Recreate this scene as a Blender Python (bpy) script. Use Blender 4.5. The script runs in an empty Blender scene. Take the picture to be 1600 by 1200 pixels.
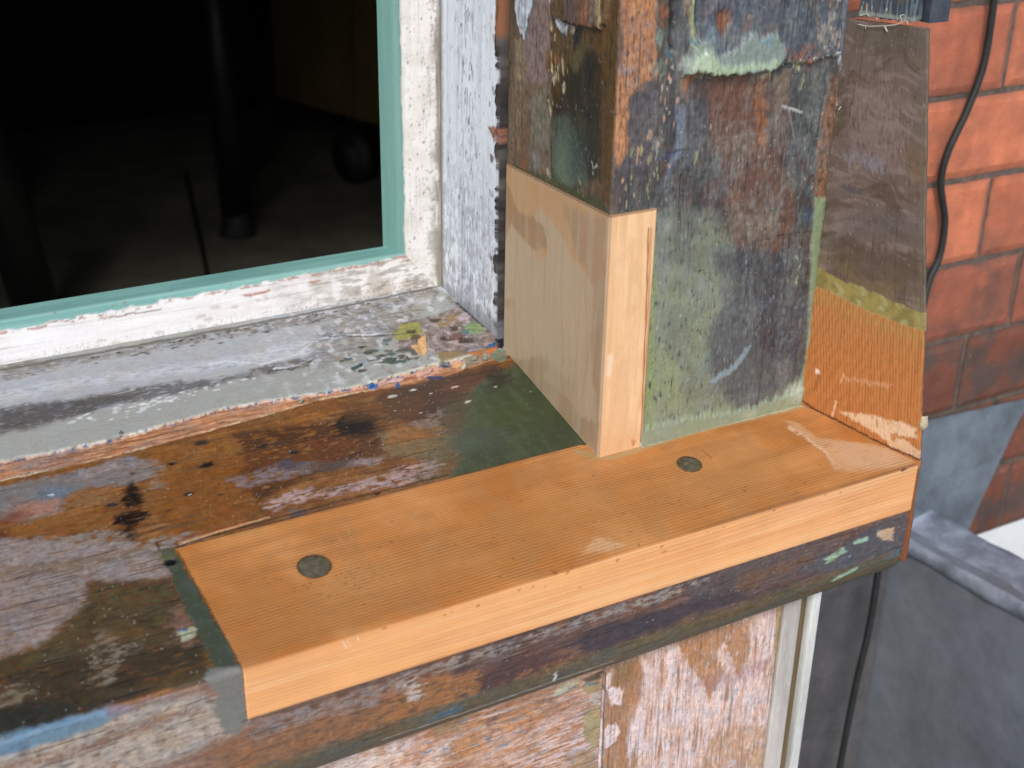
import bpy, math, random
import numpy as np
from mathutils import Vector, Matrix
rng = random.Random(7)

# ------------------------------------------------------------------ camera
SC = bpy.context.scene
F = 2068.8161                                     # focal length in photo pixels (1600 wide)
def _vp(px, py):
    v = np.array([px-800., -(py-600.), -F]); return v/np.linalg.norm(v)
_x = _vp(4800, -300); _z = -_vp(720, 5000)
_y = np.cross(_z, _x); _y /= np.linalg.norm(_y); _z = np.cross(_x, _y)
R = np.array([_x, _y, _z])                        # camera -> world
CAM = -(R @ np.array([(935-800)/F, -(715-600)/F, -1.0]))*0.8
cam = bpy.data.objects.new('camera', bpy.data.cameras.new('camera'))
SC.collection.objects.link(cam); SC.camera = cam
M4 = Matrix([[*R[0], CAM[0]], [*R[1], CAM[1]], [*R[2], CAM[2]], [0, 0, 0, 1]])
cam.matrix_world = M4
cam.data.sensor_width = 36; cam.data.lens = 36*F/1600
cam.data.clip_start = .02; cam.data.clip_end = 500
cam.data.dof.use_dof = True; cam.data.dof.focus_distance = .80; cam.data.dof.aperture_fstop = 10
# ------------------------------------------------------------------ light
SUN_EL, SUN_AZ = math.radians(41), math.radians(-34)   # azimuth from -Y, negative = towards -X
W = bpy.data.worlds.new('World'); SC.world = W; W.use_nodes = True
nt = W.node_tree; bg = nt.nodes['Background']
sky = nt.nodes.new('ShaderNodeTexSky'); sky.sky_type = 'NISHITA'; sky.sun_disc = False
sdir = Vector((math.sin(SUN_AZ)*math.cos(SUN_EL), -math.cos(SUN_AZ)*math.cos(SUN_EL), math.sin(SUN_EL)))
sky.sun_elevation = SUN_EL; sky.sun_rotation = math.atan2(sdir.x, sdir.y)
sky.dust_density = 1.5; sky.air_density = 1; sky.ozone_density = 1
nt.links.new(sky.outputs[0], bg.inputs[0]); bg.inputs[1].default_value = .12
sun = bpy.data.objects.new('sun', bpy.data.lights.new('sun', 'SUN')); SC.collection.objects.link(sun)
sun.data.energy = 1.5; sun.data.angle = math.radians(15); sun.data.color = (1, .99, .97)
sun.rotation_euler = (-sdir).to_track_quat('-Z', 'Y').to_euler()
SC.view_settings.view_transform = 'Standard'; SC.view_settings.look = 'None'
SC.view_settings.exposure = .42; SC.view_settings.gamma = 1
SC.cycles.max_bounces = 6

# ------------------------------------------------------------------ projection helpers (planes in the place)
SL = math.radians(12.5); TS = math.tan(SL)
def ray(px, py): return R @ np.array([(px-800)/F, -(py-600)/F, -1.0])
def hit(n, p0, px, py):
    n = np.array(n, float); d = ray(px, py); return CAM + d*(n @ (np.array(p0, float)-CAM))/(n @ d)
SN = (0, -TS, 1)
KR = {0: (1, 0, 0), 1: (2.4, 0, 0), 2: (3, 550, 0), 3: (2.4, 950, 0), 4: (2, 0, 380), 5: (2.6667, 700, 450), 6: (1.8467, 1150, 550),
      7: (2.6667, 0, 780), 8: (2, 500, 750), 'a': (8.889, 240, 840), 'b': (5.333, 0, 640), 'c': (5.333, 550, 480), 'd': (5.333, 760, 0),
      'e': (5.333, 1040, 0), 'f': (10, 1290, 0), 'g': (6.154, 1200, 560), 'h': (4.444, 600, 960)}
def K(k, pts): s, ox, oy = KR[k]; return [(ox+x/s, oy+y/s) for x, y in pts]

# ------------------------------------------------------------------ noise
_rs = np.random.RandomState(3); _perm = np.tile(_rs.permutation(256), 3); _g = _rs.rand(256)*2*np.pi
_gx, _gy = np.cos(_g), np.sin(_g)
def pn(x, y, seed=0):
    x = x+seed*17.13; y = y+seed*9.71
    xi = np.floor(x).astype(int); yi = np.floor(y).astype(int); xf = x-xi; yf = y-yi; xi &= 255; yi &= 255
    u = xf*xf*xf*(xf*(xf*6-15)+10); v = yf*yf*yf*(yf*(yf*6-15)+10)
    def g(ix, iy, dx, dy): h = _perm[_perm[ix & 255]+(iy & 255)]; return _gx[h]*dx+_gy[h]*dy
    a = g(xi, yi, xf, yf); b = g(xi+1, yi, xf-1, yf); c = g(xi, yi+1, xf, yf-1); d = g(xi+1, yi+1, xf-1, yf-1)
    a = a+u*(b-a); c = c+u*(d-c); return (a+v*(c-a))*1.5
def fbm(x, y, seed=0, o=4, p=.55):
    r = 0; a = 1; t = 0
    for i in range(o): r = r+a*pn(x*2**i, y*2**i, seed+i*5); t += a; a *= p
    return r/t
def sst(a, b, x): t = np.clip((x-a)/(b-a+1e-12), 0, 1); return t*t*(3-2*t)
DS = .09
def lin(c): c = np.array(c, float)/255; c = c+(c.mean()-c)*DS; return np.where(c <= .04045, c/12.92, ((c+.055)/1.055)**2.4)

# ------------------------------------------------------------------ painter: colour, relief and gloss of worn surfaces, in metres on the surface
class Paint:
    def __init__(s, U, V, chart, grain='u', gain=1., base=(128, 128, 128), rough=.6, g=.5, seed=1):
        s.U, s.V, s.chart, s.gr, s.gain, s.seed = U, V, chart, grain, gain, seed
        n = len(U); s.col = np.tile(lin(base)*gain, (n, 1)); s.h = np.zeros(n); s.r = np.full(n, rough); s.g = np.full(n, g)
        s.A, s.B = (U, V) if grain == 'u' else (V, U)      # A along the grain
        s.n1 = fbm(s.A*90, s.B*420, seed, 4); s.n2 = fbm(s.A*130, s.B*480, seed+31, 4)
        s.n3 = fbm(s.A*110, s.B*700, seed+51, 3); s.n4 = fbm(U*260, V*260, seed+71, 4); s.n5 = fbm(U*70, V*70, seed+91, 3)
        s.n6 = fbm(s.A*50, s.B*150, seed+111, 4); s.n7 = fbm(s.A*24, s.B*60, seed+131, 5); s.n8 = fbm(s.A*220, s.B*560, seed+151, 2); s.call = 0; s.rag = 1.
    def finish(s, a=.2, b=.12, hue=.10, sp=1):
        w = np.clip(s.g*2.4, .22, 1); k = 1+w*(a*s.n2*1.5+a*s.n8*1.4+b*fbm(s.U*150, s.V*150, s.seed+170, 4)*1.9+b*s.n6*1.0+.1*fbm(s.U*500, s.V*500, s.seed+190, 2)*2); s.col *= np.clip(k, .3, 2)[:, None]
        t = fbm(s.A*60, s.B*140, s.seed+180, 3)*hue*2*w; s.col *= np.stack([1+t, 1+0*t, 1-1.2*t], -1).clip(.4, 1.8)
        z = np.random.RandomState(s.seed).rand(len(s.U)); hi = (z > 1-.0045*sp)*w*.6; lo = (z < .010*sp)*w*.65; s.col += (np.array([.42, .40, .36])-s.col)*hi[:, None]; s.col *= (1-lo)[:, None]
    def lp(s, a, c, h=None, r=None, g=None):
        a = np.clip(a, 0, 1); s.col += (lin(c)*s.gain-s.col)*a[:, None]
        if h is not None: s.h += h*a
        if r is not None: s.r += (r-s.r)*a
        if g is not None: s.g += (g-s.g)*a
        return a
    def uv(s, pts, k=0): return np.array([s.chart(x, y) for x, y in K(k, pts)])
    def sdf(s, P, x, y):
        d = np.full(x.shape, 1e9); ins = np.zeros(x.shape, bool); n = len(P)
        for i in range(n):
            ax, ay = P[i]; bx, by = P[(i+1) % n]; ex, ey = bx-ax, by-ay; wx, wy = x-ax, y-ay
            t = np.clip((wx*ex+wy*ey)/(ex*ex+ey*ey+1e-15), 0, 1); d = np.minimum(d, (wx-ex*t)**2+(wy-ey*t)**2)
            c = ((ay <= y) != (by <= y)); xx = ax+(y-ay)*ex/np.where(abs(ey) < 1e-12, 1e-12, ey); ins ^= c & (x < xx)
        d = np.sqrt(d); return np.where(ins, -d, d)
    def warp(s, w, ws):
        al = s.n1[s._i]*.010*w+s.n5[s._i]*.004*w; ac = s.n4[s._i]*.0012*w+s.n5[s._i]*.003*w*ws
        x, y = s.U[s._i], s.V[s._i]
        return (x+al, y+ac) if s.gr == 'u' else (x+ac, y+al)
    def poly(s, k, pts, c, a=1, f=.0015, w=1, ws=1, st=None, h=None, r=None, g=None, uvs=False):
        P = np.array(pts, float) if uvs else s.uv(pts, k); m = .02
        s._i = np.where((s.U > P[:, 0].min()-m) & (s.U < P[:, 0].max()+m) & (s.V > P[:, 1].min()-m) & (s.V < P[:, 1].max()+m))[0]
        if len(s._i) == 0: return np.zeros(len(s.U))
        rag = s.rag*(.35 if (r is not None and r <= .3) else 1); x, y = s.warp(w, ws); i = s._i; s.call += 1; r_ = random.Random(s.call*7+s.seed)
        e = r_.uniform(.5, 1)*s.n3[i]+r_.uniform(.2, .8)*s.n4[i]+r_.uniform(-.6, .6)*s.n6[i]
        m = sst(f, -f, s.sdf(P, x, y)+e*.0026*min(w, 1.2)*rag); mh = m.copy()
        q = r_.uniform(.5, 1)*s.n2[i]+r_.uniform(-1, 1)*s.n7[i]+r_.uniform(.2, .7)*s.n8[i]
        m = m*np.clip(1.1-.1*rag+q*.9*rag*min(1, w*2), .3, 1)
        if st is not None: m = m*sst(st-.16, st+.16, s.n2[s._i]+.5*s.n3[s._i])
        out = np.zeros(len(s.U)); out[s._i] = m*a
        if h is not None: s.h[s._i] += h*mh
        return s.lp(out, c, None, r, g)
    def blob(s, k, p, rx, ry, c, a=1, f=.5, w=.5, st=None, h=None, r=None, g=None):
        q = s.uv([p], k)[0]; m = 2.5*max(rx, ry)+.01
        s._i = np.where((abs(s.U-q[0]) < m) & (abs(s.V-q[1]) < m))[0]
        if len(s._i) == 0: return
        x, y = s.warp(w, 1); d = np.hypot((x-q[0])/rx, (y-q[1])/ry); m = sst(1+f, 1-f, d)
        if st is not None: m = m*sst(st-.16, st+.16, s.n2[s._i]+.5*s.n3[s._i])
        out = np.zeros(len(s.U)); out[s._i] = m*a; return s.lp(out, c, h, r, g)
    def line(s, k, pts, wd, c, a=1, w=.3, h=None, r=None, g=None, f=None, uvs=False):
        P = np.array(pts, float) if uvs else s.uv(pts, k); m = .015
        s._i = np.where((s.U > P[:, 0].min()-m) & (s.U < P[:, 0].max()+m) & (s.V > P[:, 1].min()-m) & (s.V < P[:, 1].max()+m))[0]
        if len(s._i) == 0: return
        x, y = s.warp(w, 1); d = np.full(x.shape, 1e9)
        for i in range(len(P)-1):
            ax, ay = P[i]; ex, ey = P[i+1]-P[i]; t = np.clip(((x-ax)*ex+(y-ay)*ey)/(ex*ex+ey*ey+1e-15), 0, 1)
            d = np.minimum(d, (x-ax-ex*t)**2+(y-ay-ey*t)**2)
        d = np.sqrt(d); f = f or wd*.5; out = np.zeros(len(s.U)); out[s._i] = sst(wd+f, wd-f, d)*a; return s.lp(out, c, h, r, g)
    def streak(s, c, thr=.1, soft=.12, a=1, fa=50, fb=700, seed=0, m=None, **kw):
        n = fbm(s.A*fa, s.B*fb, s.seed+200+seed, 3); k = sst(thr-soft, thr+soft, n)*a
        return s.lp(k if m is None else k*m, c, **kw)
    def cloud(s, c, thr=.1, soft=.15, a=1, fr=60, seed=0, m=None, **kw):
        n = fbm(s.U*fr, s.V*fr, s.seed+300+seed, 4); k = sst(thr-soft, thr+soft, n)*a
        return s.lp(k if m is None else k*m, c, **kw)
    def scatter(s, n, box, c, size=(.0004, .0012), el=2., a=1, seed=0, k=0, m=None, h=None):   # flecks inside a photo polygon
        P = s.uv(box, k); r = random.Random(seed+5)
        for _ in range(n):
            w = [r.random() for _ in P]; w = [x**3 for x in w]; t = sum(w); q = sum(P[i]*w[i]/t for i in range(len(P)))
            z = r.uniform(*size); ra, rb = (z*el, z) if s.gr == 'u' else (z, z*el); R_ = 4*max(ra, rb)
            i = np.where((abs(s.U-q[0]) < R_) & (abs(s.V-q[1]) < R_))[0]
            d = np.hypot((s.U[i]-q[0])/ra, (s.V[i]-q[1])/rb)+s.n4[i]*.8; o = np.zeros(len(s.U)); o[i] = sst(1.3, .7, d)*a
            cc = c[r.randrange(len(c))] if isinstance(c, list) else c; s.lp(o, cc, h)

# ------------------------------------------------------------------ objects
def link(o, parent=None): SC.collection.objects.link(o); o.parent = parent; return o
def tag(o, label=None, cat=None, group=None, kind=None):
    if label: o['label'] = label
    if cat: o['category'] = cat
    if group: o['group'] = group
    if kind: o['kind'] = kind
    return o
def thing(name, label, cat, group=None, loc=(0, 0, 0)):
    o = bpy.data.objects.new(name, None); o.empty_display_size = .02; link(o); o.location = loc; return tag(o, label, cat, group)
def raw(name, V, Fq, mat, parent=None, col=None, aux=None, uv=None, smooth=True, ng=None):
    """one mesh object from numpy vertices, quads and optional n-gons"""
    me = bpy.data.meshes.new(name); V = np.asarray(V, np.float32)
    Fq = np.asarray(Fq, np.int32).reshape(-1, 4); ng = ng or []
    loops = np.concatenate([Fq.ravel()]+[np.array(q, np.int32) for q in ng]) if ng else Fq.ravel()
    tot = np.concatenate([np.full(len(Fq), 4), [len(q) for q in ng]]).astype(np.int32) if ng else np.full(len(Fq), 4, np.int32)
    st = np.concatenate([[0], np.cumsum(tot)[:-1]]).astype(np.int32)
    me.vertices.add(len(V)); me.vertices.foreach_set('co', V.ravel())
    me.loops.add(len(loops)); me.loops.foreach_set('vertex_index', loops)
    me.polygons.add(len(tot)); me.polygons.foreach_set('loop_start', st); me.polygons.foreach_set('loop_total', tot)
    me.polygons.foreach_set('use_smooth', np.full(len(tot), smooth))
    me.update(calc_edges=True); me.validate()
    if col is not None:
        a = me.attributes.new('Col', 'FLOAT_COLOR', 'POINT'); a.data.foreach_set('color', np.c_[np.clip(col, 0, 1), np.ones(len(V))].astype(np.float32).ravel())
        a = me.attributes.new('Aux', 'FLOAT_COLOR', 'POINT'); a.data.foreach_set('color', np.c_[aux, np.ones(len(V))].astype(np.float32).ravel())
    if uv is not None:
        a = me.attributes.new('Chart', 'FLOAT_VECTOR', 'POINT'); a.data.foreach_set('vector', np.c_[uv, np.zeros(len(V))].astype(np.float32).ravel())
    me.materials.append(mat); o = bpy.data.objects.new(name, me); link(o, parent); return o
def axis(a, b, lo, hi, fine, coarse=.03):
    """coordinates from a to b, fine between lo and hi"""
    p = list(np.arange(lo, hi+fine*.5, fine)); s = lo; st = fine; l = []
    while s > a: st = min(st*1.5, coarse); s = max(a, s-st); l.append(s)
    s = p[-1]; st = fine
    while s < b: st = min(st*1.5, coarse); s = min(b, s+st); p.append(s)
    return np.array(l[::-1]+p)
def surf(name, P, U, V, mat, paint, parent=None, split=None, closed=False, caps=False, flip=False):
    """P: (n,m,3) grid, U,V: (n,m) chart. paint(Painter)->dict name->mask for parts of their own"""
    n, m = U.shape
    pt = paint[0](U.ravel(), V.ravel()); masks = paint[1](pt) or {}
    du = np.gradient(P, axis=0); dv = np.gradient(P, axis=1); N = np.cross(du, dv)
    N /= np.linalg.norm(N, axis=2)[..., None]+1e-12
    if flip: N = -N
    PP = P+N*pt.h.reshape(n, m)[..., None]
    idx = np.arange(n*m).reshape(n, m)
    q = np.stack([idx[:-1, :-1], idx[1:, :-1], idx[1:, 1:], idx[:-1, 1:]], -1).reshape(-1, 4)
    if closed:
        c = np.stack([idx[:-1, -1], idx[1:, -1], idx[1:, 0], idx[:-1, 0]], -1).reshape(-1, 4); q = np.concatenate([q, c])
    if flip: q = q[:, ::-1]
    V3 = PP.reshape(-1, 3); col = pt.col; aux = np.c_[np.clip(pt.r, .02, 1), np.clip(pt.g, 0, 1), np.zeros(len(col))]
    uv = np.c_[U.ravel(), V.ravel()]; assigned = np.zeros(len(q), bool); out = []
    ng = [list(idx[0]), list(idx[-1][::-1])] if (closed and caps) else []
    if flip: ng = [g[::-1] for g in ng]
    def sub(nm, fm, ngs=()):
        ff = q[fm]; used = np.unique(np.concatenate([ff.ravel()]+[np.array(g) for g in ngs])) if len(ngs) else np.unique(ff)
        mp = np.full(n*m, -1); mp[used] = np.arange(len(used))
        return raw(nm, V3[used], mp[ff], mat, parent, col[used], aux[used], uv[used], ng=[[int(mp[i]) for i in g] for g in ngs])
    for nm, mk in masks.items():
        fm = (mk[q].mean(1) > .5) & ~assigned
        gs = [g for g in ng if mk[np.array(g)].mean() > .5]; ng = [g for g in ng if g not in gs]
        if fm.sum() > 8: out.append(sub(nm.split('#')[0], fm, gs)); assigned |= fm
    main = sub(name, ~assigned, ng); return [main]+out

# ------------------------------------------------------------------ materials
def N(t, k, **kw):
    n = t.nodes.new('ShaderNode'+k)
    for a, b in kw.items(): setattr(n, a, b)
    return n
def mat_base(name):
    m = bpy.data.materials.new(name); m.use_nodes = True; t = m.node_tree; return m, t, t.nodes['Principled BSDF']
def mth(t, op, a, b=None, c=None):
    n = N(t, 'Math', operation=op)
    for i, x in enumerate((a, b, c)):
        if x is None: continue
        if isinstance(x, (int, float)): n.inputs[i].default_value = x
        else: t.links.new(x, n.inputs[i])
    return n.outputs[0]
def noise(t, vec, sc, det=3, rough=.6, dist=0):
    n = N(t, 'TexNoise'); n.inputs['Scale'].default_value = sc; n.inputs['Detail'].default_value = det
    n.inputs['Roughness'].default_value = rough; n.inputs['Distortion'].default_value = dist; t.links.new(vec, n.inputs['Vector']); return n.outputs[0]
def mapping(t, vec, sx, sy, sz=1):
    n = N(t, 'Mapping'); n.inputs['Scale'].default_value = (sx, sy, sz); t.links.new(vec, n.inputs['Vector']); return n.outputs[0]
def worn(name, grain='u', along=140, across=1050, fine=2300, bump=.0004, spec=.45, kg=1.0):
    """aged surface: painted colour attribute, fine grain and pitting in the shader"""
    m, t, b = mat_base(name); L = t.links
    col = N(t, 'Attribute', attribute_name='Col').outputs['Color']; aux = N(t, 'Attribute', attribute_name='Aux').outputs['Vector']
    ch = N(t, 'Attribute', attribute_name='Chart').outputs['Vector']; sep = N(t, 'SeparateXYZ'); L.new(aux, sep.inputs[0]); Rr, Gg = sep.outputs[0], sep.outputs[1]
    g = noise(t, mapping(t, ch, along, across) if grain == 'u' else mapping(t, ch, across, along), 1, 4, .7)
    f = noise(t, ch, fine, 2, .7); f2 = noise(t, ch, 420, 3, .6)
    k = mth(t, 'MULTIPLY', mth(t, 'SUBTRACT', g, .5), mth(t, 'MULTIPLY', Gg, 2.6*kg))
    k = mth(t, 'ADD', k, mth(t, 'MULTIPLY', mth(t, 'SUBTRACT', f, .5), .4)); k = mth(t, 'ADD', k, mth(t, 'MULTIPLY', mth(t, 'SUBTRACT', f2, .5), .2))
    cr = noise(t, mapping(t, ch, 14, 620) if grain == 'u' else mapping(t, ch, 620, 14), 1, 2, .6); cm = N(t, 'MapRange'); cm.inputs[1].default_value = .60; cm.inputs[2].default_value = .68; L.new(cr, cm.inputs[0])
    ck = mth(t, 'MULTIPLY', cm.outputs[0], mth(t, 'MINIMUM', mth(t, 'MULTIPLY', Gg, 1.3), .75)); k = mth(t, 'SUBTRACT', k, mth(t, 'MULTIPLY', ck, .7))
    k = mth(t, 'MAXIMUM', mth(t, 'ADD', k, 1.03), .12)
    sc = N(t, 'VectorMath', operation='SCALE'); L.new(col, sc.inputs[0]); L.new(k, sc.inputs['Scale']); L.new(sc.outputs[0], b.inputs['Base Color'])
    L.new(mth(t, 'ADD', Rr, mth(t, 'MULTIPLY', mth(t, 'SUBTRACT', f2, .5), .3)), b.inputs['Roughness'])
    b.inputs['Specular IOR Level'].default_value = spec
    hgt = mth(t, 'ADD', mth(t, 'MULTIPLY', g, mth(t, 'ADD', mth(t, 'MULTIPLY', Gg, 1.0), .15)), mth(t, 'SUBTRACT', mth(t, 'MULTIPLY', f, .35), mth(t, 'MULTIPLY', ck, 1.2)))
    bp = N(t, 'Bump'); bp.inputs['Strength'].default_value = 1; bp.inputs['Distance'].default_value = bump; L.new(hgt, bp.inputs['Height']); L.new(bp.outputs[0], b.inputs['Normal'])
    return m
def fresh(name, grain='u', pitch=.0021, dist=.7, contrast=.10, bump=.00006, speck=.25, ridge=False):
    """newly planed softwood: growth rings as bands along the grain over the painted colour"""
    m, t, b = mat_base(name); L = t.links
    col = N(t, 'Attribute', attribute_name='Col').outputs['Color']; aux = N(t, 'Attribute', attribute_name='Aux').outputs['Vector']
    ch = N(t, 'Attribute', attribute_name='Chart').outputs['Vector']; sep = N(t, 'SeparateXYZ'); L.new(aux, sep.inputs[0])
    sp = N(t, 'SeparateXYZ'); L.new(ch, sp.inputs[0]); A, B = (sp.outputs[0], sp.outputs[1]) if grain == 'u' else (sp.outputs[1], sp.outputs[0])
    lo = noise(t, mapping(t, ch, 1.6, 9) if grain == 'u' else mapping(t, ch, 9, 1.6), 1, 2, .5)
    x = mth(t, 'ADD', mth(t, 'DIVIDE', B, pitch), mth(t, 'MULTIPLY', lo, dist*16))
    saw = mth(t, 'FRACT', x); w1 = mth(t, 'POWER', saw, 2.2); edge = mth(t, 'GREATER_THAN', saw, .93)
    ring = mth(t, 'MULTIPLY', w1, mth(t, 'SUBTRACT', 1, mth(t, 'MULTIPLY', edge, .6)))
    vary = noise(t, mapping(t, ch, 9, 60) if grain == 'u' else mapping(t, ch, 60, 9), 1, 4, .6)
    vary = mth(t, 'POWER', mth(t, 'MULTIPLY', vary, 2), 2.2); vary = mth(t, 'MULTIPLY', vary, .5)
    ring = mth(t, 'MULTIPLY', ring, mth(t, 'MULTIPLY', vary, mth(t, 'MULTIPLY', sep.outputs[1], 5)))
    g = noise(t, mapping(t, ch, 110, 3200) if grain == 'u' else mapping(t, ch, 3200, 110), 1, 3, .7); f = noise(t, ch, 2400, 2, .6); f2 = noise(t, ch, 35, 4, .6)
    k = mth(t, 'SUBTRACT', 1.06, mth(t, 'MULTIPLY', ring, contrast*1.6)); k = mth(t, 'ADD', k, mth(t, 'MULTIPLY', mth(t, 'SUBTRACT', g, .5), speck*1.3))
    k = mth(t, 'ADD', k, mth(t, 'MULTIPLY', mth(t, 'SUBTRACT', f, .5), speck)); k = mth(t, 'ADD', k, mth(t, 'MULTIPLY', mth(t, 'SUBTRACT', f2, .5), .22))
    sc = N(t, 'VectorMath', operation='SCALE'); L.new(col, sc.inputs[0]); L.new(k, sc.inputs['Scale'])
    mx = N(t, 'Mix', data_type='RGBA', blend_type='MULTIPLY'); mf = mth(t, 'MULTIPLY', ring, contrast*2.2); mf.node.use_clamp = True; L.new(mf, mx.inputs[0]); L.new(sc.outputs[0], mx.inputs[6]); mx.inputs[7].default_value = (.9, .66, .48, 1)
    L.new(mx.outputs[2], b.inputs['Base Color']); L.new(sep.outputs[0], b.inputs['Roughness']); b.inputs['Specular IOR Level'].default_value = .35
    bp = N(t, 'Bump'); bp.inputs['Strength'].default_value = 1; bp.inputs['Distance'].default_value = bump
    L.new(mth(t, 'ADD', mth(t, 'MULTIPLY', ring, 1.5), mth(t, 'ADD', g, mth(t, 'MULTIPLY', f, .6))), bp.inputs['Height']); L.new(bp.outputs[0], b.inputs['Normal'])
    return m
def plain(name, c, rough=.6, var=.3, sc=60, bump=.0003, spec=.4, c2=None, stretch=(1, 1, 1), metal=0, sp=.5):
    m, t, b = mat_base(name); L = t.links; tc = N(t, 'TexCoord').outputs['Object']; v = mapping(t, tc, *stretch)
    a = noise(t, v, sc, 5, .65); f = noise(t, v, sc*14, 3, .6)
    mx = N(t, 'Mix', data_type='RGBA'); cr = N(t, 'MapRange'); cr.inputs[1].default_value = .35; cr.inputs[2].default_value = .65; L.new(a, cr.inputs[0]); L.new(cr.outputs[0], mx.inputs[0])
    c1 = np.array(c, float); mx.inputs[6].default_value = (*(c1*(1-var)), 1); mx.inputs[7].default_value = (*(np.array(c2, float) if c2 is not None else np.clip(c1*(1+var), 0, 1)), 1)
    sc_ = N(t, 'VectorMath', operation='SCALE'); L.new(mx.outputs[2], sc_.inputs[0]); L.new(mth(t, 'ADD', mth(t, 'MULTIPLY', f, sp), 1-sp*.5), sc_.inputs['Scale']); L.new(sc_.outputs[0], b.inputs['Base Color'])
    L.new(mth(t, 'ADD', mth(t, 'MULTIPLY', a, .3), rough-.15), b.inputs['Roughness']); b.inputs['Specular IOR Level'].default_value = spec; b.inputs['Metallic'].default_value = metal
    bp = N(t, 'Bump'); bp.inputs['Distance'].default_value = bump; L.new(mth(t, 'ADD', f, a), bp.inputs['Height']); L.new(bp.outputs[0], b.inputs['Normal'])
    return m
M = dict(oldu=worn('stripped_wood_long', 'u'), oldv=worn('stripped_wood_upright', 'v'),
         paintu=worn('old_paint_long', 'u', 30, 260, 1700, .00025, .4, .6), paintv=worn('old_paint_upright', 'v', 30, 420, 1700, .00022, .4, .6),
         freshu=fresh('planed_wood_long', 'u'), freshv=fresh('planed_wood_upright', 'v', .0075, .8, .07, .00006, .34),
         ridged=fresh('ridged_wood_upright', 'v', .00175, .25, .3, .0005, .2))
GT, GF, GL = 1.02, .97, 1.02     # photo colour -> surface colour, for surfaces facing up, front, left

def box(name, a, b, mat, parent=None, bev=.002):
    import bmesh
    bm = bmesh.new(); bmesh.ops.create_cube(bm, size=1); a, b = np.minimum(a, b), np.maximum(a, b)
    for v in bm.verts: v.co = Vector([(a[i]+b[i])/2+v.co[i]*(b[i]-a[i]) for i in range(3)])
    if bev: bmesh.ops.bevel(bm, geom=bm.edges[:], offset=bev, segments=2, affect='EDGES', profile=.6)
    me = bpy.data.meshes.new(name); bm.to_mesh(me); bm.free(); me.materials.append(mat); o = bpy.data.objects.new(name, me); return link(o, parent)
def prism(name, pts, d, mat, parent=None, bev=0):
    """planar polygon pts (3D) extruded by vector d"""
    import bmesh
    bm = bmesh.new(); vs = [bm.verts.new(p) for p in pts]; f = bm.faces.new(vs); r = bmesh.ops.extrude_face_region(bm, geom=[f])
    for v in r['geom']:
        if isinstance(v, bmesh.types.BMVert): v.co += Vector(d)
    bmesh.ops.recalc_face_normals(bm, faces=bm.faces)
    if bev: bmesh.ops.bevel(bm, geom=bm.edges[:], offset=bev, segments=2, affect='EDGES')
    me = bpy.data.meshes.new(name); bm.to_mesh(me); bm.free(); me.materials.append(mat); return link(bpy.data.objects.new(name, me), parent)
def tube(name, pts, r, mat, parent=None, seg=12, taper=None):
    P = [Vector(p) for p in pts]; V = []; n = len(P)
    for i, p in enumerate(P):
        d = (P[min(i+1, n-1)]-P[max(i-1, 0)]).normalized(); a = d.cross(Vector((0, 1, 0)) if abs(d.y) < .8 else Vector((0, 0, 1))).normalized(); b = d.cross(a)
        rr = r if taper is None else r*taper[i]
        for k in range(seg): t = 2*math.pi*k/seg; V.append(p+a*math.cos(t)*rr+b*math.sin(t)*rr)
    q = [(i*seg+k, i*seg+(k+1) % seg, (i+1)*seg+(k+1) % seg, (i+1)*seg+k) for i in range(n-1) for k in range(seg)]
    return raw(name, np.array([list(v) for v in V]), q, mat, parent, ng=[list(range(seg))[::-1], [(n-1)*seg+k for k in range(seg)]])
def spline(pts, n=12):
    P = [Vector(p) for p in pts]; P = [P[0]*2-P[1]]+P+[P[-1]*2-P[-2]]; o = []
    for i in range(1, len(P)-2):
        for k in range(n):
            t = k/n; a, b, c, d = P[i-1:i+3]; o.append(.5*((2*b)+(c-a)*t+(2*a-5*b+4*c-d)*t*t+(3*b-a-3*c+d)*t**3))
    return o+[P[-2]]
# =================================================================== THE SILL
YF = -.0748; ZT = YF*TS; CS = math.cos(SL)
def ch_top(px, py): p = hit(SN, (0, 0, 0), px, py); return (p[0], (p[1]-YF)/CS)
def ch_front(px, py): p = hit((0, 1, 0), (0, YF, 0), px, py); return (p[0], p[2]-ZT)
sill = thing('window_sill', 'long stripped timber window sill with a fresh softwood repair let into its front corner', 'window sill')
# profile (y,z) and running length v (0 at the top front arris, + up the slope, - down the front)
def sill_profile():
    yb = .205; top = [(YF+v*CS, ZT+v*CS*TS, v) for v in np.arange((yb-YF)/CS, .0029, -.00072)]
    b0, b1, b2 = (YF+.0029*CS, ZT+.0029*CS*TS), (YF, ZT), (YF, ZT-.003)
    arc = [((1-t)**2*b0[0]+2*t*(1-t)*b1[0]+t*t*b2[0], (1-t)**2*b0[1]+2*t*(1-t)*b1[1]+t*t*b2[1], .0029-.0059*t) for t in (.05, .2, .35, .5, .65, .8, .95)]
    front = [(YF, ZT+v, v) for v in np.arange(-.0032, -.062, -.00072)]
    low = [(-.0748, -.0800), (-.0744, -.0842), (-.0735, -.0880), (-.0718, -.0918), (-.0705, -.0943), (-.0672, -.0985), (-.0632, -.1018), (-.0580, -.1040), (-.0500, -.1050)]
    v = front[-1][2]; yz = front[-1][:2]; lo = []
    for a in low:
        d = math.hypot(a[0]-yz[0], a[1]-yz[1]); n = max(1, int(d/.0008))
        for k in range(1, n+1): t = k/n; lo.append((yz[0]+(a[0]-yz[0])*t, yz[1]+(a[1]-yz[1])*t, v-d*t))
        v -= d; yz = a
    lo += [(-.03, -.106, v-.02), (.1, -.106, v-.15), (yb, -.106, v-.25)]
    return top+arc+front+lo
pr = sill_profile()
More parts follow.
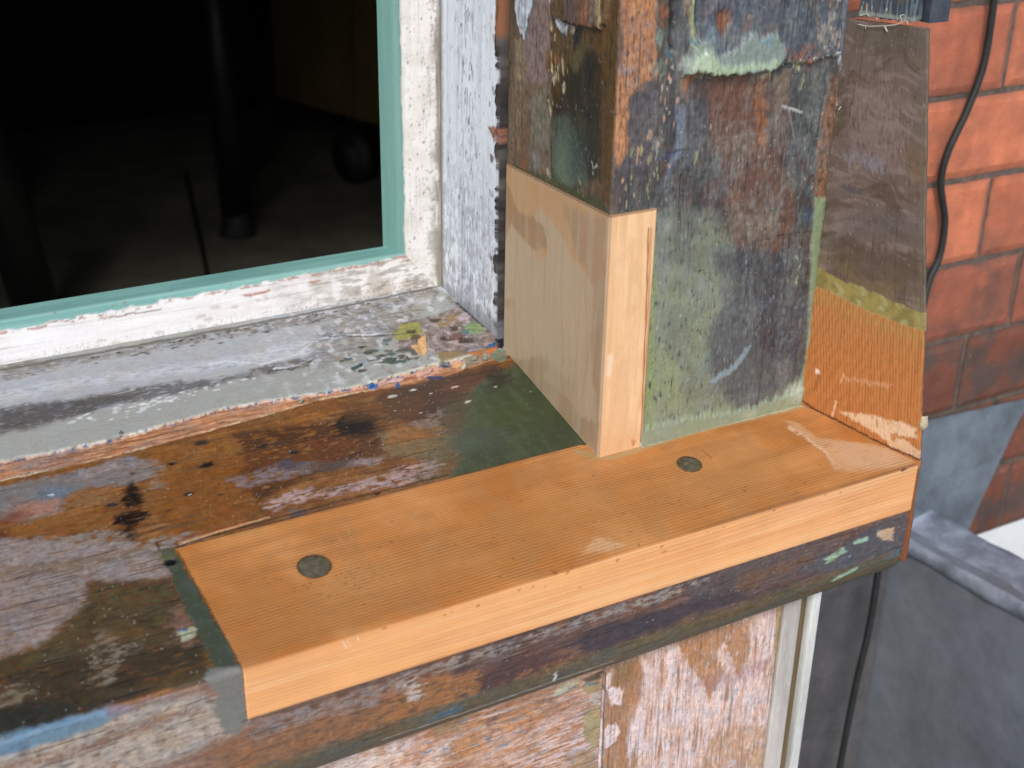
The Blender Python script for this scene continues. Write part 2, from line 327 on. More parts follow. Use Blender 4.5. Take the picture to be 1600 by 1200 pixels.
X = axis(-1.25, .197, -.40, .197, .00075); py_, pz_, pv_ = [np.array([p[i] for p in pr]) for i in range(3)]
Xg = np.repeat(X[:, None], len(pr), 1); 
lim = .1960-np.clip(py_+.0753, 0, .075)*.445-.001      # the sill end is splayed against the side board
Xg = -1.25+(Xg+1.25)*((lim[None, :]+1.25)/(X[-1]+1.25))
Pg = np.stack([Xg, np.broadcast_to(py_, Xg.shape), np.broadcast_to(pz_, Xg.shape)], -1); Vg = np.broadcast_to(pv_, Xg.shape).copy()
UPPER_A = [(0, 725), (170, 690), (350, 640), (550, 607), (700, 565), (790, 546)]; LOWER_A = [(0, 752), (170, 715), (350, 667), (500, 625), (690, 590), (790, 556)]
ua = np.array([ch_top(*p) for p in UPPER_A]); la = np.array([ch_top(*p) for p in LOWER_A])
def paint_sill(s):
    s.rag = 1.
    top = (s.V > -.001).astype(float); fr = 1-top
    s.chart = ch_top
    s.lp(top, (130, 80, 34)); s.streak((112, 66, 32), .05, .3, .6, 25, 250, 1, top); s.streak((165, 112, 60), .1, .25, .6, 30, 400, 2, top)
    s.cloud((95, 58, 30), .15, .2, .5, 30, 3, top); s.r[:] = .34; s.g[:] = .4
    G = (124, 116, 111)
    s.poly('b', [(-400, 700), (0, 640), (500, 540), (1050, 400), (1300, 430), (1360, 520), (1100, 640), (800, 640), (560, 700), (480, 850), (250, 950), (0, 930), (-400, 1000)], G, .9, g=.3, r=.55)
    s.poly('b', [(-400, 800), (0, 650), (560, 560), (900, 500), (880, 620), (560, 660), (300, 760), (0, 800)], (108, 106, 108), .6, .003, st=.0)
    s.poly('b', [(600, 520), (1050, 430), (1150, 460), (800, 540), (620, 580)], (150, 138, 142), .8, st=-.05)
    s.blob('b', (470, 695), .012, .005, (85, 112, 130), .7, .8); s.blob('b', (420, 715), .0012, .001, (190, 205, 215), .9)
    s.poly('b', [(200, 780), (450, 750), (480, 860), (250, 900), (40, 910)], (168, 112, 84), .7, .003)
    s.poly('b', [(560, 690), (800, 640), (980, 690), (960, 800), (640, 810)], (140, 96, 54), .85, .003)
    s.poly('b', [(1200, 590), (1400, 570), (1470, 620), (1300, 690), (1200, 660)], (140, 118, 100), .8, st=-.1)
    s.poly('b', [(1260, 690), (1500, 650), (1600, 760), (1300, 900), (1200, 800)], (142, 86, 30), .7, .004)
    s.poly('b', [(-400, 1060), (0, 950), (700, 880), (900, 860), (1000, 1000), (500, 1050), (0, 1080), (-400, 1160)], (134, 82, 34), .8, .003)
    s.blob('b', (110, 890), .008, .004, (110, 50, 35), .7, .8); s.blob('b', (-10, 1060), .006, .005, (75, 35, 30), .8, .8)
    # orange strip of bare wood to the right
    s.poly(4, [(480, 640), (830, 560), (1000, 520), (1040, 640), (700, 700), (560, 860), (480, 700)], (144, 90, 34), .6, .004)
    s.poly(4, [(560, 700), (760, 650), (820, 760), (800, 850), (560, 930), (470, 820)], (128, 74, 24), .7, .004)
    s.poly(4, [(740, 590), (1000, 555), (1200, 580), (1190, 650), (950, 745), (820, 800), (720, 740), (760, 680)], (60, 32, 18), .85, .004, st=-.22)
    s.poly(4, [(760, 660), (1100, 600), (1150, 640), (900, 740), (760, 780)], (120, 62, 26), .6, .003, st=.0)
    s.poly(4, [(1040, 540), (1120, 522), (1190, 545), (1170, 595), (1060, 600)], (24, 17, 14), 1, .004)
    s.poly(4, [(1180, 600), (1420, 560), (1440, 640), (1380, 680), (1200, 660)], (122, 102, 66), .8, .004)
    s.poly(4, [(1180, 470), (1560, 372), (1640, 450), (1480, 540), (1380, 580), (1200, 545)], (66, 46, 34), .9, .003)
    s.poly('c', [(880, 600), (1300, 590), (1260, 690), (1000, 710), (700, 690)], (112, 66, 44), .8)
    s.poly('c', [(-50, 800), (300, 720), (620, 760), (560, 900), (200, 960), (-50, 950)], (98, 62, 30), .6, .003)
    s.poly('c', [(330, 1040), (700, 1000), (740, 1080), (420, 1130), (330, 1120)], (150, 92, 40), .8, .003)
    s.poly('c', [(720, 900), (880, 870), (1000, 940), (920, 1060), (760, 1060), (700, 960)], (104, 58, 42), .85)
    s.poly('c', [(620, 900), (760, 840), (800, 890), (700, 940), (620, 940)], (140, 112, 98), .8, st=-.1)
    s.poly('c', [(460, 980), (560, 940), (720, 960), (700, 1000), (520, 1000)], (138, 116, 104), .8)
    s.poly(4, [(690, 745), (850, 695), (965, 688), (960, 722), (760, 765)], (130, 108, 104), .9, st=-.15)
    s.poly(4, [(850, 690), (900, 675), (950, 690), (900, 715)], (66, 70, 82), .8); s.poly(4, [(1090, 672), (1190, 668), (1180, 695), (1090, 700)], (150, 128, 120), .8)
    s.poly(4, [(820, 810), (900, 775), (1050, 765), (1350, 670), (1400, 690), (1330, 740), (1050, 790), (960, 800), (850, 842)], (168, 138, 132), .95, st=-.12, g=.4)
    s.poly(4, [(940, 690), (1100, 670), (1120, 700), (960, 720)], (88, 78, 74), .7)
    s.poly(4, [(900, 840), (960, 830), (950, 850), (900, 862)], (78, 82, 84), .8)
    # green resin in the corner
    gm = s.poly(0, [(742, 604), (800, 572), (812, 560), (960, 700), (905, 702), (700, 750), (716, 720), (712, 690), (736, 640)], (58, 68, 46), 1, .004, .7, g=.08, r=.2, h=.0006)
    s.poly(0, [(690, 640), (742, 600), (760, 640), (730, 700), (700, 752), (650, 760), (660, 700)], (92, 88, 62), .45, .006, 1.2, r=.25)
    s.blob('c', (1250, 900), .024, .018, (62, 76, 40), .8, .9); s.blob('c', (1010, 1120), .018, .010, (72, 80, 68), .8, .8); s.cloud((76, 88, 60), .15, .3, .5, 60, 4, gm); s.cloud((88, 106, 84), .3, .3, .3, 150, 44, gm)
    s.poly('c', [(1100, 560), (1330, 540), (1340, 640), (1200, 700), (1180, 690)], (46, 34, 24), .7, .003)
    s.scatter(14, [(1000, 700), (1500, 800), (1600, 1100), (1000, 1200), (1100, 800)], (108, 128, 100), (.00015, .0004), 1.5, .6, 3, 'c')
    # flecks and holes
    for p, z in (((860, 665), .002), ((965, 790), .0026), ((1195, 670), .0012), ((1478, 710), .0009), ((565, 882), .0009), ((355, 865), .0007), ((658, 718), .0007), ((340, 740), .003), ((510, 690), .002)):
        s.blob('c', p, z, z*.45, (198, 190, 176), .95, .3, .3)
    for k, p, z, c in (('b', (1435, 445), .0022, (26, 16, 12)), ('b', (1570, 700), .0026, (20, 14, 12)), ('b', (1115, 525), .0016, (52, 52, 54)), ('b', (935, 785), .0032, (52, 44, 48)), ('b', (1395, 840), .0008, (40, 20, 12)),
                       (4, (628, 622), .0040, (58, 46, 34)), (4, (645, 692), .0036, (24, 16, 12)), (4, (688, 784), .0010, (30, 18, 12)), (4, (540, 688), .0020, (36, 18, 10)), (4, (920, 652), .0030, (36, 36, 42)), (4, (820, 632), .0024, (44, 34, 28)), (4, (1180, 780), .002, (48, 26, 16))):
        s.blob(k, p, z*1.8, z*1.1, (104, 62, 30), .5, .7, .4); s.blob(k, p, z, z*.6, c, .95, .35, .3, h=-.0006)
    s.blob('b', (1580, 702), .0011, .0006, (210, 210, 205), .95, .2, .1); s.blob('c', (650, 720), .0007, .0005, (220, 216, 206), 1, .2, .1)
    # scorched knots
    s.poly('b', [(1030, 650), (1095, 600), (1150, 660), (1200, 770), (1180, 800), (1060, 825), (1020, 790)], (26, 18, 15), 1, .0022, .45, g=.15)
    s.poly('b', [(940, 900), (1060, 860), (1170, 820), (1250, 880), (1230, 930), (1160, 985), (1060, 990)], (26, 18, 15), 1, .002, .8, g=.15)
    s.poly('b', [(960, 990), (1180, 970), (1150, 1060), (1120, 1140), (1060, 1150), (1040, 1060)], (32, 22, 18), .95, .002, 1.3, st=-.3)
    # grey bands along the front half
    s.poly('b', [(-400, 1170), (0, 1100), (250, 1080), (500, 1060), (850, 1035), (950, 1110), (1300, 1080), (1620, 1010), (1620, 1100), (1300, 1180), (1200, 1250), (-400, 1500)], (131, 122, 114), .9, .002, st=-.22, g=.55)
    s.poly(7, [(400, 120), (700, 170), (740, 200), (690, 210), (500, 210), (430, 170)], (138, 126, 118), .6, st=0.)
    s.poly(7, [(-200, 170), (0, 160), (500, 190), (690, 225), (715, 330), (480, 352), (370, 345), (352, 450), (285, 500), (190, 610), (0, 655), (-200, 700)], (140, 125, 118), .95, .003, .9, g=.6, r=.6)
    s.poly(7, [(-200, 330), (0, 290), (300, 240), (620, 190), (560, 240), (250, 310), (0, 340), (-200, 380)], (112, 90, 66), .8, st=-.1)
    s.poly(7, [(-200, 480), (0, 440), (300, 400), (330, 440), (100, 500), (-200, 560)], (122, 104, 98), .8, st=-.05)
    s.poly(7, [(370, 350), (725, 332), (785, 470), (880, 640), (930, 780), (700, 800), (400, 860), (200, 920), (0, 990), (-200, 1040), (-200, 720), (0, 660), (190, 612), (290, 500), (352, 450)], (66, 54, 34), .96, .003, .9, g=.6, r=.42)
    dk = s.poly(7, [(380, 370), (700, 345), (760, 500), (860, 640), (900, 770), (700, 790), (400, 850), (0, 960), (0, 700), (300, 520)], (86, 72, 40), .75, .004, st=0.)
    s.poly(7, [(0, 730), (500, 620), (830, 600), (870, 700), (500, 800), (0, 930)], (50, 38, 26), .8, .004, st=-.1)
    s.poly(7, [(-200, 900), (0, 860), (300, 850), (620, 800), (500, 850), (0, 1000), (-200, 1050)], (32, 38, 36), .9, .004)
    s.poly(7, [(370, 560), (470, 548), (520, 640), (470, 760), (400, 790), (375, 640)], (128, 112, 92), .9, st=-.1); s.poly(7, [(400, 620), (440, 610), (440, 700), (405, 700)], (60, 56, 34), .8)
    s.poly(7, [(-200, 800), (0, 770), (150, 790), (80, 860), (-200, 900)], (116, 104, 84), .85, st=-.1); s.poly(7, [(480, 620), (600, 590), (580, 640), (500, 650)], (106, 92, 84), .7, st=-.1)
    s.poly(7, [(722, 440), (780, 450), (805, 600), (745, 620), (718, 520)], (122, 88, 72), .85); s.poly(7, [(735, 555), (800, 530), (822, 560), (765, 592)], (176, 176, 140), .9, .0006, .5); s.blob(7, (760, 545), .002, .001, (52, 84, 126), .9)
    s.poly(7, [(720, 340), (690, 290), (700, 350), (420, 350), (480, 360)], (96, 46, 36), .6, .001)
    s.line('a', [(40, 60), (75, 180), (150, 160)], .0004, (24, 22, 26), .9, .1)
    s.poly(7, [(690, 300), (700, 330), (735, 420), (700, 340)], (150, 80, 60), .8, .0006)
    # orange sliver along the back of the repair
    s.line(0, [(272, 856), (330, 838), (400, 818), (520, 786), (700, 742)], .0006, (70, 48, 32), .9, .15); s.line(0, [(282, 849), (330, 834), (420, 808)], .0007, (206, 150, 104), .9, .1); s.line(0, [(275, 846), (320, 832), (380, 816)], .0005, (150, 66, 38), .8, .2)
    # resin left of the repair
    rs = s.poly('a', [(100, 200), (190, 150), (300, 160), (420, 400), (800, 1067), (1240, 1830), (900, 1880), (600, 1300), (480, 1067), (330, 750), (220, 480), (160, 330), (110, 290)], (66, 74, 58), 1, .0008, .25, g=.05, r=.22, h=.0003)
    s.blob('a', (170, 250), .006, .004, (100, 96, 58), .8, .7); s.cloud((78, 84, 74), .1, .25, .7, 120, 6, rs); s.blob('a', (235, 340), .0032, .0026, (16, 16, 20), .97, .25, .1, h=-.001)
    # paint layers breaking off along the upper sill
    yu = np.interp(s.U, ua[:, 0], ua[:, 1]); yl = np.interp(s.U, la[:, 0], la[:, 1])
    d = s.V+s.n4*.0011+s.n1*.0008; up = (d-yu); lw = (d-yl); f = .0006
    band = sst(-f, f, lw)*top; s.lp(band, (180, 118, 74), h=.0002, r=.6, g=.5); s.streak((120, 84, 56), .1, .15, .7, 30, 400, 57, band); s.streak((206, 150, 112), .0, .2, .8, 40, 500, 5, band); s.streak((132, 116, 112), .1, .2, .7, 20, 260, 55, band*sst(-.2, -.26, s.U)); s.streak((150, 92, 60), .25, .12, .8, 30, 500, 6, band)
    s.lp(np.exp(-((lw-.0004)/.0006)**2)*top*(s.U < -.1)*sst(-.2, .1, s.n6)*.8, (214, 184, 146), r=.6)
    w2 = .0035*sst(-.25, .0, s.U)+.0006
    for off, c, hh in ((-w2*1.2, (214, 160, 140), .0004), (-w2*.55, (196, 178, 138), .0004), (-w2*.2, (206, 204, 192), .0004)):
        m = sst(-f, f, up-off+s.n4*.0012+pn(s.U*90, s.V*90, 12)*.0010)*top; s.lp(m, c, h=hh, g=.2)
    bl = sst(.12, .3, fbm(s.U*150, s.V*300, 77, 3))*np.exp(-((up+w2*.7)/(.0016))**2)*top; s.lp(bl, (44, 94, 146), g=.1)
    bk = sst(.10, .25, fbm(s.U*240, s.V*420, 78, 3))*np.exp(-((up+w2*.4)/(.0014))**2)*top; s.lp(bk*.8, (60, 60, 66))
    pm = sst(-f, f, up)*top; s.rag = .55; s.lp(pm, (160, 160, 152), h=.0006, r=.55, g=.12)
    # grey upper sill
    s.poly(4, [(-300, 700), (0, 590), (150, 570), (450, 500), (800, 425), (1000, 380), (1150, 320), (1360, 150), (1300, 120), (600, 300), (0, 420), (-300, 480)], (173, 173, 175), .9, .002, .8, g=.14)
    s.poly(4, [(-300, 660), (0, 610), (100, 590), (330, 520), (560, 480), (800, 425), (960, 400), (985, 360), (860, 380), (700, 430), (430, 455), (200, 500), (0, 520), (-300, 570)], (92, 85, 82), .85, .0025, 1.2, st=-.28, g=.35)
    s.poly(4, [(0, 540), (300, 490), (480, 470), (300, 530), (0, 600)], (74, 68, 66), .6, .002)
    s.poly(4, [(-300, 560), (0, 470), (240, 430), (700, 370), (980, 300), (960, 360), (700, 400), (300, 450), (0, 500), (-300, 600)], (198, 199, 203), .75, .004, st=-.15)
    s.poly(4, [(0, 380), (300, 360), (600, 290), (1200, 190), (1330, 130), (1370, 160), (1180, 215), (980, 260), (700, 300), (560, 330), (300, 375), (0, 440)], (122, 112, 102), .8, .002, 1, st=-.12, g=.4)
    s.poly(4, [(700, 290), (1000, 220), (1300, 150), (1350, 165), (1230, 215), (1000, 250), (760, 300)], (140, 134, 126), .8, .002, st=0.)
    s.poly(4, [(1000, 260), (1240, 190), (1330, 220), (1240, 300), (1100, 380), (960, 400), (980, 330)], (136, 128, 120), .8, .003, st=-.15, g=.45)
    s.cloud((104, 94, 84), .22, .14, .6, 130, 9, pm*sst(-.16, -.05, s.U)*sst(.11+.05, .215, s.V+.04)); s.cloud((205, 205, 208), .2, .12, .7, 120, 10, pm*sst(-.2, -.1, s.U))
    for p in ([(650, 385), (720, 375), (820, 385), (940, 350), (965, 325)], [(1000, 305), (1100, 295), (1200, 290)], [(860, 400), (940, 390), (980, 365)]): s.line(4, p, .0008, (205, 204, 206), .9, .5, h=.0004)
    for p in ([(840, 405), (900, 408), (985, 368)], [(1030, 300), (1200, 298), (1290, 290)], [(1130, 380), (1180, 370), (1300, 372)]): s.line(4, p, .0006, (62, 54, 48), .8, .6)
    s.scatter(60, [(50, 600), (500, 480), (560, 500), (900, 400), (420, 560), (0, 610)], (208, 208, 206), (.0004, .0011), 2.2, .9, 1, 4, h=.0002)
    s.scatter(40, [(0, 440), (400, 360), (1000, 250), (1200, 200), (700, 320)], (84, 76, 70), (.0003, .001), 2.2, .8, 2, 4)
    s.scatter(46, [(900, 380), (1500, 200), (1560, 320), (1100, 420), (1300, 330)], [(58, 50, 42), (104, 94, 84), (190, 186, 176), (140, 130, 110), (70, 84, 74)], (.0006, .0022), 2., .85, 3, 4, h=.0003)
    # the broken-up corner of many coats
    cm = s.poly('c', [(330, 260), (420, 150), (700, 90), (900, -10), (1160, 230), (1230, 330), (1200, 360), (940, 420), (700, 400), (420, 400)], (140, 122, 116), .9, .0015, .8, g=.4)
    s.cloud((104, 92, 78), .05, .1, .8, 200, 11, cm); s.cloud((186, 164, 162), .12, .08, .8, 150, 12, cm)
    Q = lambda pts, c, a=.92, h=.0003: s.poly('c', pts, c, a, .0005, .35, h=h)
    Q([(345, 240), (420, 160), (575, 148), (590, 240), (450, 290), (360, 300)], (152, 148, 62)); Q([(450, 215), (540, 205), (520, 240), (460, 240)], (76, 62, 48), .9, -.0004)
    Q([(470, 255), (560, 250), (590, 300), (520, 300)], (92, 74, 48)); Q([(700, 160), (860, 70), (910, 80), (800, 170), (720, 190)], (146, 122, 78)); Q([(640, 120), (740, 110), (720, 145), (650, 140)], (70, 54, 42), .9, -.0004)
    Q([(850, 110), (960, 60), (990, 110), (900, 140)], (184, 160, 160)); Q([(810, 180), (860, 170), (900, 210), (830, 220)], (68, 54, 42), .9, -.0005); Q([(720, 265), (820, 250), (880, 290), (760, 300)], (78, 54, 46), .9, -.0005)
    Q([(820, 250), (910, 230), (910, 290), (840, 300)], (120, 84, 74)); Q([(880, 290), (1000, 270), (1020, 310), (900, 330)], (74, 52, 44), .9, -.0005)
    Q([(930, 190), (1010, 140), (1100, 180), (1090, 240), (960, 240)], (128, 152, 96)); Q([(905, 215), (975, 205), (970, 250), (915, 250)], (72, 116, 116)); Q([(1120, 330), (1200, 315), (1190, 350), (1125, 352)], (40, 100, 156)); Q([(1190, 220), (1250, 215), (1240, 245), (1200, 240)], (40, 84, 130))
    Q([(240, 485), (290, 440), (330, 470), (450, 465), (440, 490), (300, 500)], (62, 82, 72)); Q([(-20, 530), (40, 500), (60, 510), (20, 570)], (42, 74, 70)); Q([(50, 480), (110, 450), (110, 480), (60, 510)], (150, 156, 166)); Q([(340, 390), (460, 350), (540, 400), (540, 430), (440, 400)], (84, 82, 74))
    Q([(700, 400), (860, 380), (930, 400), (900, 430), (740, 470)], (140, 118, 74)); Q([(940, 412), (1210, 345), (1225, 362), (1090, 432), (1000, 418)], (186, 104, 40)); Q([(925, 430), (1060, 420), (1110, 440), (1020, 490), (930, 500)], (138, 130, 106))
    Q([(1100, 440), (1200, 365), (1280, 370), (1300, 430), (1260, 460), (1160, 430)], (106, 122, 98)); Q([(540, 560), (700, 510), (715, 545), (560, 610)], (216, 160, 138)); Q([(120, 655), (210, 640), (215, 680), (140, 690)], (38, 110, 178)); Q([(350, 655), (395, 645), (390, 675), (355, 678)], (48, 116, 176))
    Q([(620, 585), (760, 570), (770, 590), (640, 612)], (42, 62, 104)); Q([(740, 490), (805, 475), (800, 510), (750, 515)], (60, 78, 106)); Q([(860, 480), (910, 470), (905, 495), (860, 500)], (214, 160, 92)); Q([(210, 630), (420, 590), (440, 610), (300, 650), (215, 660)], (214, 176, 166))
    s.line('c', [(880, -20), (980, 70), (1080, 160), (1180, 230), (1250, 260)], .0012, (48, 44, 42), .9, .3, h=-.0008); s.poly('c', [(1180, 240), (1270, 250), (1275, 360), (1215, 350)], (16, 16, 18), .95, .001, .4, h=-.001)
    s.line(0, [(0, 583), (150, 556), (300, 528), (480, 494), (690, 450)], .0011, (96, 86, 76), .8, .5); s.scatter(60, [(0, 590), (300, 535), (690, 455), (480, 500)], (70, 62, 54), (.0003, .0009), 2, .8, 7)
    # ---------------- front face
    s.chart = ch_front; lft = sst(-.21, -.26, s.U)
    s.lp(fr, (104, 76, 66), r=.45, g=.45); s.lp(fr*lft, (150, 126, 112))
    up_ = sst(-.062, -.05, s.V)
    s.streak((84, 64, 60), .0, .25, .7, 14, 260, 21, fr); s.streak((128, 100, 92), .15, .12, .7, 26, 520, 22, fr); s.cloud((142, 92, 60), .12, .2, .5, 26, 23, fr)
    s.poly(8, [(-300, 830), (0, 715), (200, 640), (480, 600), (500, 690), (250, 790), (0, 860), (-300, 960)], (160, 106, 60), .85, .003, 1.2, st=-.25)
    s.poly(8, [(-300, 800), (0, 690), (100, 650), (250, 620), (300, 660), (0, 740), (-300, 850)], (136, 104, 98), .6, .003, st=0)
    s.poly(8, [(240, 640), (300, 610), (320, 680), (270, 700)], (190, 172, 160), .9, st=-.1)
    s.poly(8, [(0, 690), (400, 560), (700, 470), (900, 400), (1200, 310), (1200, 330), (880, 440), (620, 520), (330, 620), (0, 730)], (146, 132, 124), .9, .001, 1, st=-.02)
    s.poly(8, [(480, 640), (560, 570), (700, 530), (760, 560), (640, 650), (500, 690)], (84, 58, 58), .85, .004)
    s.poly(8, [(780, 520), (860, 462), (1100, 400), (1300, 310), (1400, 290), (1330, 370), (1100, 450), (850, 545)], (66, 58, 66), .9, .003)
    s.poly(8, [(620, 600), (860, 550), (1100, 470), (1320, 385), (1300, 400), (1120, 490), (880, 575), (640, 640)], (150, 98, 58), .75, .002, 1, st=-.1)
    s.poly(8, [(1150, 300), (1450, 210), (1600, 150), (1600, 260), (1400, 330), (1150, 380)], (92, 82, 82), .7, .003); s.poly(8, [(960, 380), (1200, 300), (1230, 310), (1000, 400)], (150, 138, 128), .8, st=.0)
    s.poly(6, [(150, 620), (300, 560), (480, 460), (520, 470), (515, 600), (300, 640)], (84, 86, 92), .8, .004); s.poly(6, [(0, 650), (200, 590), (240, 600), (0, 700)], (120, 84, 62), .7, .003)
    s.poly(6, [(408, 515), (455, 508), (452, 545), (418, 545)], (196, 164, 134), .95, .0006, .4, h=.0003)
    for c, P in (((150, 178, 150), [(250, 600), (310, 560), (320, 575), (262, 612)]), ((160, 190, 165), [(338, 548), (382, 530), (380, 543), (345, 556)]), ((56, 120, 176), [(435, 590), (470, 568), (478, 588), (445, 602)])): s.poly(6, P, c, .9, .0006, .4, h=.0003)
    # left end, below the top arris
    s.poly(7, [(-300, 1090), (0, 1020), (200, 950), (440, 900), (860, 800), (905, 830), (1020, 930), (1020, 980), (900, 1020), (600, 1120), (300, 1220), (-300, 1400)], (172, 156, 142), .95, .003, 1, st=-.3, g=.55)
    s.poly(7, [(-300, 1180), (0, 1100), (300, 1040), (560, 930), (860, 850), (850, 880), (560, 980), (350, 1070), (0, 1140), (-300, 1230)], (126, 86, 64), .8, .002, 1, st=-.08)
    s.poly(7, [(860, 1010), (1060, 940), (1300, 850), (1600, 760), (1600, 1000), (1200, 1120), (850, 1120)], (134, 92, 66), .6, .003); s.poly(7, [(1060, 930), (1330, 850), (1600, 790), (1600, 850), (1300, 920), (1060, 1000)], (138, 122, 116), .85, .002, 1, st=-.15)
    s.poly(7, [(-300, 1080), (0, 985), (200, 925), (440, 868), (480, 890), (440, 940), (200, 1020), (0, 1075), (-300, 1160)], (92, 128, 150), .92, .0016, .8, g=.3)
    s.poly(7, [(440, 870), (600, 850), (560, 890), (440, 930)], (128, 112, 128), .7, .002)
    rf = s.poly(7, [(880, 700), (1000, 690), (1030, 920), (1010, 975), (930, 975), (900, 900), (905, 800), (850, 770)], (118, 118, 112), .95, .0012, .4, g=.05, r=.25, h=.0003)
    s.line(7, [(1012, 925), (1300, 850), (1600, 752)], .0009, (112, 82, 66), .8, .2)
    # the moulded lower edge: olive, with the shade of its downturn in the colour
    vm = -.0634; lowm = sst(vm+.004, vm-.003, s.V+s.n1*.003)*fr; s.lp(lowm*.85, (96, 92, 70)); s.lp(sst(vm-.009, vm-.02, s.V+s.n1*.003)*fr*.8, (62, 68, 58)); s.streak((112, 84, 52), .1, .15, .7, 12, 400, 27, lowm); s.streak((64, 90, 98), .2, .1, .6, 16, 300, 28, lowm*sst(.05, -.1, s.U))
    s.poly(8, [(350, 740), (450, 700), (440, 735), (350, 765)], (76, 104, 120), .85); s.poly(6, [(278, 656), (345, 622), (350, 630), (285, 664)], (150, 182, 152), .9, .0005, .4, h=.0004); s.blob(8, (738, 620), .0012, .004, (206, 206, 196), .95, .3, .2, h=.0008); s.blob(6, (330, 590), .001, .001, (120, 160, 176), .9)
    s.line('h', [(0, 890), (600, 700), (1180, 490), (1600, 350)], .0005, (190, 184, 172), .7, .3)
    s.finish(); s.col *= np.where(top > .5, GT, GF)[:, None]
    rz = np.maximum(rs, rf); return {'upper_sill_paint': pm, 'resin_filler': gm*(1-pm), 'resin_filler#2': rz}
surf('old_timber', Pg, Xg, Vg, M['oldu'], (lambda u, v: Paint(u, v, ch_top, 'u', 1, (140, 92, 46), .45, .5, 11), paint_sill), sill, closed=True, caps=True, flip=True)

